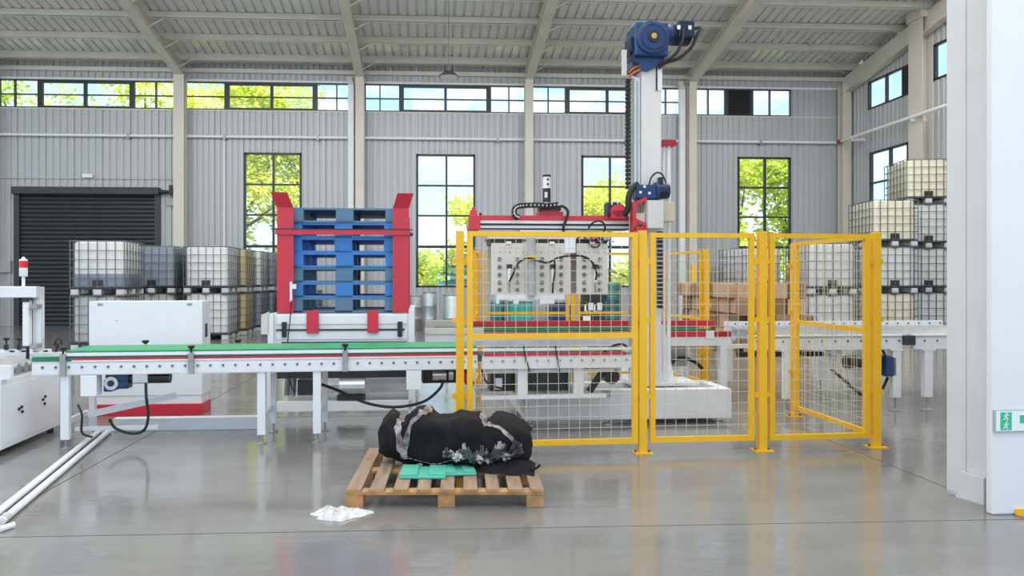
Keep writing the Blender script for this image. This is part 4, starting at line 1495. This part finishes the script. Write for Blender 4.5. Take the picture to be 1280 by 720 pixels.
pts = spline([(gx(648), BYL - .02, gz(273)), (gx(643), BYL - .02, gz(270)), (gx(642), BYL - .02, gz(264)), (gx(646), BYL - .02, gz(259.5)), (gx(655), BYL - .02, gz(258)), (gx(670), BYL - .02, gz(257.5)), (gx(685), BYL - .02, gz(258)), (gx(698), BYL - .02, gz(256.5))], 3)
ch = MB()
for a, b in zip(pts, pts[1:]):
    ch.bar(Vector(a), Vector(a) + (Vector(b) - Vector(a)) * .8, .05, .042, (0, 1, 0))
ch.build('energy_chain', BLACK, t)
ch = MB()
for a, b in zip(pts, pts[1:]):
    c = (Vector(a) + Vector(b)) / 2
    ch.lathe((c.x, c.y - .03, c.z), [(.007, 0), (.007, .004)], 8, 'y')
ch.build('chain_pins', WHITEL, t)
MB().tube(spline([(gx(700), BYL - .04, gz(258)), (gx(706), BYL - .05, gz(261)), (gx(708.5), BYL - .06, gz(267)), (gx(706), BYL - .06, gz(276)), (gx(703), BYL - .06, gz(284)), (gx(703.5), BYL - .05, gz(292))], 6), .014, 8).build('cable', BLACK, t, smooth=True)
# gripper
GY = -.08
MB().box(gx(608), gx(760), GY, GY + .5, gz(300), gz(296.5)).build('gripper_plate', LGREY, t, bevel=.003)
MB().box(gx(650), gx(720), GY + .1, GY + .34, gz(296.5), gz(288)).build('gripper_hanger', LGREY, t)
for u0, u1 in ((612, 651), (668, 703), (718, 757)):
    MB().box(gx(u0), gx(u1), GY + .03, GY + .42, gz(306), gz(300)).build('gripper_fixture', BLK2, t)
for u0, u1 in ((612.5, 655.5), (664, 711), (718, 757)):
    p = MB().box(gx(u0), gx(u1), GY, GY + .02, gz(368), gz(305)).build('clamp_plate', LGREY, t, bevel=.003)
    MB().box(gx(u0), gx(u1), GY + .34, GY + .36, gz(368), gz(305)).build('clamp_plate', LGREY, t)
    b_ = MB()
    for du in (.24, .74):
        for v in (324.5, 334, 343.5, 353, 362):
            b_.lathe((gx(u0 + (u1 - u0) * du), GY, gz(v)), [(.020, -.018), (.020, 0)], 6, 'y')
    b_.build('hex_bolts', BOLT, p)
    b_ = MB()
    for du in (.1, .25, .4, .55, .7, .9):
        for v in (311, 316):
            b_.lathe((gx(u0 + (u1 - u0) * du + random.uniform(-1, 1)), GY, gz(v)), [(.006, -.005), (.006, 0)], 6, 'y')
    b_.build('small_screws', BOLT, p)
    MB().box(gx((u0 + u1) / 2 - 3), gx((u0 + u1) / 2 + 3), GY - .02, GY + .1, gz(306), gz(303)).build('cable_lug', WHITEL, p)
MB().cyl((gx(661), GY - .05, gz(369)), (gx(661), GY - .05, gz(299)), .042, 20).build('lift_cylinder', GREYP, t, smooth=True)
MB().box(gx(656), gx(666), GY - .1, GY, gz(323), gz(320)).build('cylinder_band', YEL, t)
MB().box(gx(703), gx(716), GY - .03, GY + .1, gz(317), gz(300)).build('valve_block', WHITE2, t)
for u in (634.5, 688, 740.5):
    a_ = MB().cyl((gx(u), GY - .035, gz(352)), (gx(u), GY - .035, gz(336)), .018, 12).build('air_cylinder', WHITEL, t, smooth=True)
    MB().box(gx(u - 3), gx(u + 3), GY - .05, GY, gz(336), gz(331)).build('cylinder_head', BLK2, a_)
    MB().cyl((gx(u), GY - .035, gz(366)), (gx(u), GY - .035, gz(352)), .008, 8).build('piston_rod', DSTEEL, a_)
MB().tube(spline([(gx(634), GY - .06, gz(352)), (gx(638), GY - .08, gz(343)), (gx(644), GY - .10, gz(330)), (gx(655), GY - .11, gz(324)), (gx(668), GY - .11, gz(327)), (gx(680), GY - .1, gz(329)),
                  (gx(693), GY - .1, gz(323)), (gx(710), GY - .1, gz(320.5)), (gx(725), GY - .1, gz(322)), (gx(736), GY - .08, gz(330)), (gx(741), GY - .06, gz(342)), (gx(740), GY - .05, gz(350))], 6), .010, 8).build('cable', BLACK, t, smooth=True)
MB().tube(spline([(gx(689), GY - .07, gz(326)), (gx(689.5), GY - .06, gz(340)), (gx(688), GY - .06, gz(352)), (gx(687), GY - .05, gz(366))], 5), .008, 8).build('cable', BLACK, t, smooth=True)
MB().box(gx(619), gx(703), GY - .02, GY + .10, gz(374), gz(368)).build('clamp_foot', WHITE2, t, bevel=.002)
for u0, u1 in ((619, 622), (640, 646), (672, 690)):
    MB().box(gx(u0), gx(u1), GY - .02, GY + .06, gz(379), gz(374)).build('clamp_pad', WHITEL, t)
MB().box(gx(726), gx(755), GY - .02, GY + .10, gz(376), gz(368)).build('clamp_foot', BLK2, t, bevel=.002)
for u in (735, 746):
    MB().box(gx(u - 3), gx(u + 3), GY - .024, GY - .02, gz(387), gz(378)).build('white_pad', WHITEL, t)
    MB().box(gx(u - 4), gx(u + 4), GY - .02, GY + .02, gz(388), gz(376)).build('pad_holder', BLK2, t)
MB().tube([(gx(740) + .055 * cos(a), GY - .02, gz(303) + .055 * sin(a)) for a in [k * pi / 10 for k in range(21)]], .007, 8).build('cable_coil', BLK2, t, smooth=True)
for k in range(5):
    MB().tube(spline([(gx(718 + k * 8), GY, gz(300 + k)), (gx(724 + k * 7), GY - .06, gz(296 - 2 * (k % 3))), (gx(733 + k * 6), GY - .05, gz(303)), (gx(745 + k * 5), GY, gz(298 + k))], 5), .006, 6).build('cable', [BLACK, DRED, GREYP, BLACK, GREYP][k], t, smooth=True)
MB().tube(spline([(gx(733), GY, gz(286)), (gx(737), GY - .04, gz(280)), (gx(745), GY - .05, gz(278)), (gx(752), GY - .04, gz(283)), (gx(752), GY, gz(290))], 5), .009, 8).build('cable', BLACK, t, smooth=True)

# ================================================================== YELLOW SAFETY FENCE
FH = 1.76


def fence_post(x, y, lb, h=FH, rz=0, w=.062, plate=True):
    t = thing('fence_post', lb, 'post', (x, y, 0), rz, 'yellow fence posts')
    MB().box(-w / 2, w / 2, -w / 2, w / 2, 0, h).build('post_tube', YEL, t, bevel=.003)
    MB().box(-.075, .075, -.06, .06, 0, .008).build('base_plate', YEL, t)
    for z in (.45, 1.05, 1.52):
        MB().box(-w / 2 - .03, w / 2 + .03, -.012, .012, z - .02, z + .02).build('bracket', YEL, t)
    b = MB()
    for sx in (-1, 1):
        b.cyl((sx * .055, 0, .008), (sx * .055, 0, .022), .012, 8)
    b.build('anchor_bolts', BOLT, t)
    return t


def fence_panel(x0, y0, x1, y1, lb, z0=.08, z1=1.745, mid=.935, fw=.042, sx=.0825, sz=.09):
    L = sqrt((x1 - x0) ** 2 + (y1 - y0) ** 2)
    t = thing('mesh_fence', lb, 'fence', (x0, y0, 0), atan2(y1 - y0, x1 - x0), 'yellow mesh fence panels')
    d = .016
    MB().box(0, fw, -d, d, z0, z1).build('upright', YEL, t)
    MB().box(L - fw, L, -d, d, z0, z1).build('upright', YEL, t)
    MB().box(fw, L - fw, -d, d, z1 - fw * .9, z1).build('top_bar', YEL, t)
    MB().box(fw, L - fw, -d, d, z0, z0 + fw).build('bottom_bar', YEL, t)
    if mid: MB().box(fw, L - fw, -d, d, mid - fw / 2, mid + fw / 2).build('middle_bar', YEL, t)
    m = MB()
    r = .0017
    n = max(2, round((L - 2 * fw) / sx))
    for k in range(1, n):
        x = fw + (L - 2 * fw) * k / n
        m.box(x - r, x + r, -r, r, z0 + fw, z1 - fw * .9)
    n = round((z1 - z0 - 2 * fw) / sz)
    for k in range(1, n):
        z = z0 + fw + (z1 - z0 - 2 * fw) * k / n
        m.box(fw, L - fw, -3 * r, -r, z - r, z + r)
    o = m.build('wire_mesh', WIRE, t)
    o['kind'] = 'stuff'
    return t


def gp(u, v):
    a, b = (u - CXP) / FPX, (HYP - v) / FPX
    c, s = cos(YAW), sin(YAW)
    k = -CAM_H / b
    return ((c * a + s) * k, (c - s * a) * k)


P2, P3, P4, P5 = (1.683, 5.63), (2.668, 5.66), (3.655, 5.73), (3.664, 7.06)
fence_post(ax(575, 5.72), 5.72, 'yellow fence post at the left end behind the black bag')
fence_post(*P2, 'yellow fence post between the two wide front panels')
fence_post(*P3, 'yellow fence post to the left of the corner panel')
fence_post(*P4, 'yellow corner post nearest the white column')
fence_post(*P5, 'yellow post at the inner end of the corner panel', h=1.74)
fence_panel(ax(584, 5.52), 5.52, P2[0] - .05, 5.60, 'wide yellow mesh door panel behind the black bag', z0=.085)
fence_panel(P2[0] + .063, 5.64, P3[0] - .063, 5.67, 'yellow mesh panel in the middle of the front fence', mid=0)
fence_panel(P3[0] + .064, 5.67, P4[0] - .064, 5.72, 'yellow mesh panel left of the corner post', mid=0)
fence_panel(P4[0] - .01, 5.78, P5[0] - .02, 7.0, 'yellow mesh panel running back from the corner post', mid=.95, sx=.075, sz=.082)
# rear fence
q1 = ax(598, 9.7)
q2 = ax(716, 9.7)
q3 = ax(832, 9.9)
fence_post(q1, 9.7, 'yellow rear fence post left of the gripper', w=.05)
fence_post(q2, 9.7, 'yellow rear fence post seen below the gripper plates', w=.05)
fence_post(q3, 9.9, 'yellow rear fence post beside the machine mast', w=.06)
fence_post(ax(883, 8.95), 8.95, 'yellow rear fence post in front of the brown cartons', w=.06)
fence_post(ax(867, 18.0), 18.0, 'small yellow post far behind the cartons beside the grey crate', w=.13)
fence_post(ax(987, 18.0), 18.0, 'small yellow post far behind the cartons beyond the white totes', w=.12)
fence_panel(q1 + .06, 9.7, q2 - .06, 9.7, 'yellow rear mesh panel behind the gripper, left one', mid=.92, fw=.035, sx=.1, sz=.1)
fence_panel(q2 + .06, 9.7, q3 - .07, 9.88, 'yellow rear mesh panel behind the gripper, right one', mid=.92, fw=.035, sx=.1, sz=.1)
fence_panel(q3 + .03, 9.86, ax(880, 8.95) - .02, 8.98, 'yellow mesh panel angled in front of the brown cartons', mid=.88, fw=.03, sx=.09, sz=.1)
fence_panel(q1 - .10, 8.95, q1 - .015, 9.66, 'narrow yellow ladder-like mesh panel at the left rear corner', mid=.92, fw=.035, sx=.2, sz=.07)

# ================================================================== BAG ON THE PALLET, FOAM SHEETS, FILM
BO = Vector((.175, 4.95, .118))
BL = .52
BRZ = radians(-10)


def bag_pt(s, a, off=0.0):
    """s in -1..1 along the bag, a angle around (0 = front, pi/2 = top)"""
    ends = (1 - abs(s) ** 6) ** .5 if abs(s) < 1 else 0
    top = .315 + .035 * exp(-((s + .86) / .10) ** 2) - .02 * exp(-((s + .68) / .06) ** 2) + .075 * exp(-((s + .46) / .15) ** 2) + .025 * exp(-((s - .18) / .22) ** 2)
    top += -.035 * exp(-((s - .42) / .06) ** 2) + .022 * exp(-((s - .64) / .14) ** 2)
    dep = .20 + .012 * sin(3 * s + 1) - .018 * exp(-((s + .68) / .06) ** 2) - .022 * exp(-((s - .45) / .08) ** 2) + .03 * max(0, s)
    ca, sa = cos(a), sin(a)
    e = .58
    y = -abs(ca) ** e * (1 if ca > 0 else -1) * dep * (.35 + .65 * ends)
    zz = (abs(sa) ** e * (1 if sa > 0 else -1))
    z = top / 2 + zz * top / 2 * (.45 + .55 * ends)
    x = s * BL * (1 + .02 * sin(4 * a))
    p = Vector((x, y, z))
    w = noise.noise(Vector((x * 7, y * 9, z * 9))) * .022 + noise.noise(Vector((x * 16 + z * 9, y * 14, z * 12 + 5))) * .014
    fold = .010 * sin(26 * (z + .8 * x)) * max(0, s - .25) + .008 * sin(30 * (z - .6 * x) + 2) * max(0, -s - .2)
    nrm = Vector((0, -ca, sa))
    p += nrm * (w + fold + off)
    if p.z < .002: p.z = .002
    return p


t = thing('duffel_bag', 'long black cloth bag bound with clear tape lying on the wooden pallet', 'bag', BO, BRZ)
m = MB()
NS, NT = 96, 56
vs, fs = [], []
for i in range(NS + 1):
    s = -1 + 2 * i / NS
    s = max(-.9985, min(.9985, s))
    for k in range(NT):
        vs.append(bag_pt(s, 2 * pi * k / NT))
for i in range(NS):
    for k in range(NT):
        fs.append((i * NT + k, i * NT + (k + 1) % NT, (i + 1) * NT + (k + 1) % NT, (i + 1) * NT + k))
fs.append(tuple(range(NT - 1, -1, -1)))
fs.append(tuple(NS * NT + k for k in range(NT)))
m._add(vs, fs)
m.build('bag_cloth', BAGM, t, smooth=True)


def strap(path, w, name='tape_strap'):
    P = []
    N = 40
    for i in range(N + 1):
        f = i / N * (len(path) - 1)
        j = min(int(f), len(path) - 2)
        u = f - j
        P.append((path[j][0] + (path[j + 1][0] - path[j][0]) * u, path[j][1] + (path[j + 1][1] - path[j][1]) * u))
    vs, fs = [], []
    C = 5
    for i, (s, a) in enumerate(P):
        for c in range(C):
            ss = s + (c / (C - 1) - .5) * w * (1 + .25 * sin(i * .9))
            vs.append(bag_pt(max(-.99, min(.99, ss)), a, .006 + .004 * sin(i * 1.7 + c * 2)))
    for i in range(N):
        for c in range(C - 1):
            fs.append((i * C + c, i * C + c + 1, (i + 1) * C + c + 1, (i + 1) * C + c))
    mm = MB()
    mm._add(vs, fs)
    return mm.build(name, TAPE, t, smooth=True)


strap([(-.66, 2.6), (-.70, 1.6), (-.70, .7), (-.66, -.1), (-.62, -.6)], .085)
strap([(-.38, 2.4), (-.36, 1.5), (-.42, .7), (-.58, 0), (-.66, -.5)], .07)
strap([(.36, 2.4), (.38, 1.5), (.50, .85), (.72, .25), (.92, -.15)], .08)
strap([(-.66, -.55), (-.3, -.62), (.1, -.55)], .05)
# crumpled film at the lower right
vs, fs = [], []
NA, NB = 40, 10
for i in range(NA + 1):
    for j in range(NB + 1):
        s = -.1 + 1.0 * i / NA
        a = -.46 + .40 * j / NB + .05 * sin(i * .7)
        r = noise.noise(Vector((s * 14, a * 5, 3))) * .05
        vs.append(bag_pt(s, a * (1 - .25 * abs(2 * i / NA - 1)) + .12 * i / NA, .016 + abs(r)))
for i in range(NA):
    for j in range(NB):
        if (j in (0, NB - 1) and i % 3 == 0): continue
        fs.append((i * (NB + 1) + j, i * (NB + 1) + j + 1, (i + 1) * (NB + 1) + j + 1, (i + 1) * (NB + 1) + j))
FILM = mat('black_film', (.03, .03, .033), .22, var=.4, scale=18, bump=.9, bscale=42, coat=.4, dirt_or_glint=(.50, .48, .48), dirt_or_glint_lo=.5, dirt_or_glint_hi=.58)  # pale noise patches paint silvery glints into the black film
mm = MB()
mm._add(vs, fs)
mm.build('loose_film', FILM, t, smooth=True)
# hanging bag corner and strap ends
vs = []
sm = MB()
sm.tube(spline([(.42, -.18, .05), (.50, -.22, .02), (.56, -.21, .03), (.585, -.2, .05)], 5), .009, 6)
sm.build('strap_end', BAGM, t, smooth=True)
# low spill of cloth at the right front
vs, fs = [], []
NA, NB = 26, 14
for i in range(NA + 1):
    for j in range(NB + 1):
        x = .08 + .47 * i / NA
        y = -.30 + .34 * j / NB
        ex = 1 - abs(2 * i / NA - 1) ** 3
        ey = 1 - abs(2 * j / NB - 1) ** 3
        z = .002 + (.07 + .02 * noise.noise(Vector((x * 14, y * 14, 1))) + .02 * noise.noise(Vector((x * 40, y * 40, 2)))) * ex * ey
        vs.append((x, y + .07 * (1 - i / NA) + (1 - j / NB) * .05 * noise.noise(Vector((x * 9, 0, 4))), z + .03 * (j / NB) * ex))
for i in range(NA):
    for j in range(NB):
        fs.append((i * (NB + 1) + j, i * (NB + 1) + j + 1, (i + 1) * (NB + 1) + j + 1, (i + 1) * (NB + 1) + j))
mm = MB()
mm._add(vs, fs)
mm.build('cloth_spill', BAGM, t, smooth=True)

for (x0, x1, y0, y1, h, rz, lb) in ((-.19, .10, 4.55, 4.80, .028, -3, 'green foam strip under the left half of the black bag'), (.09, .30, 4.60, 4.84, .024, 4, 'green foam strip under the middle of the black bag')):
    t = thing('foam_sheet', lb, 'foam sheet', (x0, y0, .117), radians(rz))
    L, D = x1 - x0, y1 - y0
    MB().box(0, L, 0, D, 0, h * .55).build('foam_base', FOAM, t, bevel=.003)
    MB().box(0, L * .38, .01, D, h * .55, h).box(L * .62, L, .02, D, h * .55, h).build('foam_ridge', FOAM, t, bevel=.003)

# crumpled white film on the floor
t = thing('plastic_film', 'crumpled white plastic film lying on the floor by the pallet corner', 'plastic film', (-.52, 4.23, 0), radians(4))
NA, NB = 72, 48
vs, fs = [], []
for i in range(NA + 1):
    for j in range(NB + 1):
        u, w = 2 * i / NA - 1, 2 * j / NB - 1
        ra = sqrt(1 - .5 * w * w), sqrt(1 - .5 * u * u)
        px_, py_ = u * ra[0], w * ra[1]
        rr_ = min(1, sqrt(px_ ** 2 + py_ ** 2))
        ang = atan2(py_, px_)
        out = 1 + .16 * sin(3 * ang + .6) + .07 * sin(7 * ang)
        env = (1 - rr_ ** 3.0)
        hump = .018 + .026 * exp(-((px_ + .42) / .22) ** 2) + .012 * exp(-((px_ - .1) / .25) ** 2) - .016 * exp(-((px_ + .14) / .08) ** 2)
        q = Vector((px_ * 1.6, py_ * 1.2, 0))
        cr_ = (.5 - abs(noise.noise(q * 1.4 + Vector((4, 2, 0))))) * .026 + (.3 - abs(noise.noise(q * 3.1 + Vector((1, 9, 0))))) * .020 + (.2 - abs(noise.noise(q * 6.0))) * .012
        z = max(.0015, (hump + cr_) * env)
        vs.append((px_ * .165 * out + .012 * noise.noise(q * 3 + Vector((0, 0, 5))), py_ * .10 * out + .012 * noise.noise(q * 3 + Vector((0, 0, 8))), z))
for i in range(NA):
    for j in range(NB):
        fs.append((i * (NB + 1) + j, (i + 1) * (NB + 1) + j, (i + 1) * (NB + 1) + j + 1, i * (NB + 1) + j + 1))
mm = MB()
mm._add(vs, fs)
mm.build('crumpled_film', RAGM, t, smooth=True)

# ================================================================== OUTSIDE: TREES, SHED, POLES


def tree(x, y, crowns, n, size, mleaf, label, trunk_h, seed):
    rnd = random.Random(seed)
    t = thing('tree', label, 'tree', (x, y, -.14), group='trees outside the windows')
    m = MB()
    m.tube([(0, 0, 0), (.05, 0, trunk_h * .5), (-.05, 0, trunk_h)], [.18, .14, .09], 8)
    for cx, cy, cz, rx, rz in crowns:
        m.tube([(0, 0, trunk_h * .6), (cx * .6, cy * .6, (trunk_h * .6 + cz) / 2), (cx, cy, cz)], [.09, .06, .02], 6)
    m.build('trunk', BARK, t)
    vs, fs = [], []
    tot = sum(c[3] ** 2 * c[4] for c in crowns)
    for cx, cy, cz, rx, rz in crowns:
        nn = int(n * rx * rx * rz / tot)
        for _ in range(nn // 7):
            d = Vector((rnd.gauss(0, 1), rnd.gauss(0, 1), rnd.gauss(0, 1))).normalized() * (rnd.random() ** .45)
            c = Vector((cx + d.x * rx, cy + d.y * rx, cz + d.z * rz))
            for _ in range(7):
                q = c + Vector((rnd.gauss(0, .2), rnd.gauss(0, .2), rnd.gauss(0, .16)))
                a = Vector((rnd.gauss(0, 1), rnd.gauss(0, 1), rnd.gauss(0, .6))).normalized()
                b = a.cross(Vector((rnd.gauss(0, 1), rnd.gauss(0, 1), rnd.gauss(0, 1)))).normalized()
                s = size * rnd.uniform(.7, 1.3)
                k = len(vs)
                vs += [q - a * s, q - b * s * .5, q + a * s, q + b * s * .5]
                fs.append((k, k + 1, k + 2, k + 3))
    me = bpy.data.meshes.new('foliage')
    me.from_pydata([tuple(v) for v in vs], [], fs)
    me.materials.append(mleaf)
    o = link('foliage', me, t)
    o['kind'] = 'stuff'
    return t


def blob(rnd, w, z0, z1, n, r):
    return [(rnd.uniform(-w, w), rnd.uniform(-1, 1), rnd.uniform(z0, z1), r * rnd.uniform(.7, 1.2), r * rnd.uniform(.6, 1.0)) for _ in range(n)]


TR = [(-16.2, 31, 2.6, 5.5, 10.6, 9, 1.7, 5200, LEAF2, 'tall tree seen through the clerestory over the left end of the shutter'),
      (-11.7, 30, 2.2, 5.0, 9.6, 8, 1.5, 5200, LEAF, 'tall tree seen through the clerestory over the right part of the shutter'),
      (-7.9, 29, 2.0, 1.5, 9.4, 13, 1.3, 9000, LEAF, 'leafy tree filling the first tall window and the pane above'),
      (-4.9, 30, 1.1, 1.2, 8.6, 8, 1.1, 5200, LEAF2, 'leafy tree at the right side of the first tall window'),
      (-.6, 31, 1.0, .6, 2.9, 6, .8, 3000, LEAF2, 'low bush at the foot of the window with blue sky'),
      (2.0, 31, .9, 1.5, 4.7, 6, .75, 2400, LEAF, 'slim small tree in the right half of the window with blue sky'),
      (7.0, 30, 1.8, .8, 6.2, 11, 1.25, 8000, LEAF, 'leafy tree filling the window behind the red gantry beam'),
      (13.2, 31, 1.3, .8, 6.6, 9, 1.2, 5200, LEAF, 'leafy tree in the left half of the window by the far corner'),
      (16.2, 31, 1.3, .8, 6.9, 9, 1.2, 5200, LEAF2, 'leafy tree in the right half of the window by the far corner'),
      (20.5, 27, 1.5, .8, 5.6, 9, 1.3, 5000, LEAF, 'leafy tree seen through the side wall window')]
for i, (x, y, w, z0, z1, nb, r, n, ml, lb) in enumerate(TR):
    rnd = random.Random(100 + i)
    tree(x, y, blob(rnd, w, z0, z1, nb, r), int(n * (.62 if x < -9 else 1.25 if x > 12 else .85)), .13, ml, lb, (z0 + z1) / 2, 200 + i)
t = thing('blue_shed', 'blue corrugated shed outside the window with blue sky', 'shed', (1.35, 33.5, -.14))
MB().box(-1.1, 1.1, 0, 3, 0, 2.2).build('shed_wall', SHEDB, t)
for k in range(5):
    MB().box(-1.12, 1.12, -.05, 0, .35 + k * .4, .5 + k * .4).build('slat', SHEDC, t)
MB().prism([(-1.3, 2.2), (1.3, 2.2), (1.3, 2.3), (-1.3, 2.5)], 'y', -.2, 3.2).build('shed_roof', SHEDC, t)
t = thing('pale_kiosk', 'pale blue building outside the window by the far corner', 'building', (15.1, 35, -.14))
MB().box(-.55, .55, 0, 2, 0, 5.6).build('kiosk_wall', SHEDC, t)
MB().box(-.6, .6, -.1, 2.1, 5.6, 5.75).build('kiosk_roof', PALW, t)
t = thing('yard_wall', 'low pale yard wall beyond the trees', 'wall', (0, 38, -.14))
MB().box(-40, 40, 0, .3, 0, 1.6).build('wall_run', PALW, t)
MB().box(-40, 40, -.05, .35, 1.6, 1.7).build('wall_coping', PALW, t)
for x, lb in ((-9.6, 'thin utility pole outside left of the second clerestory bay'),):
    t = thing('utility_pole', lb, 'pole', (x, 34, -.14))
    MB().cyl((0, 0, 0), (0, 0, 10), .07, 8).build('pole_shaft', GREYP, t)
    MB().box(-.6, .6, -.04, .04, 9.6, 9.7).build('crossarm', GREYP, t)

for o in bpy.data.objects:
    if o.name.split('.')[0] in ('bolt_row', 'hex_bolts', 'small_screws', 'anchor_bolts', 'chain_pins', 'drag_chain', 'energy_chain', 'knee_braces'):
        o['kind'] = 'stuff'
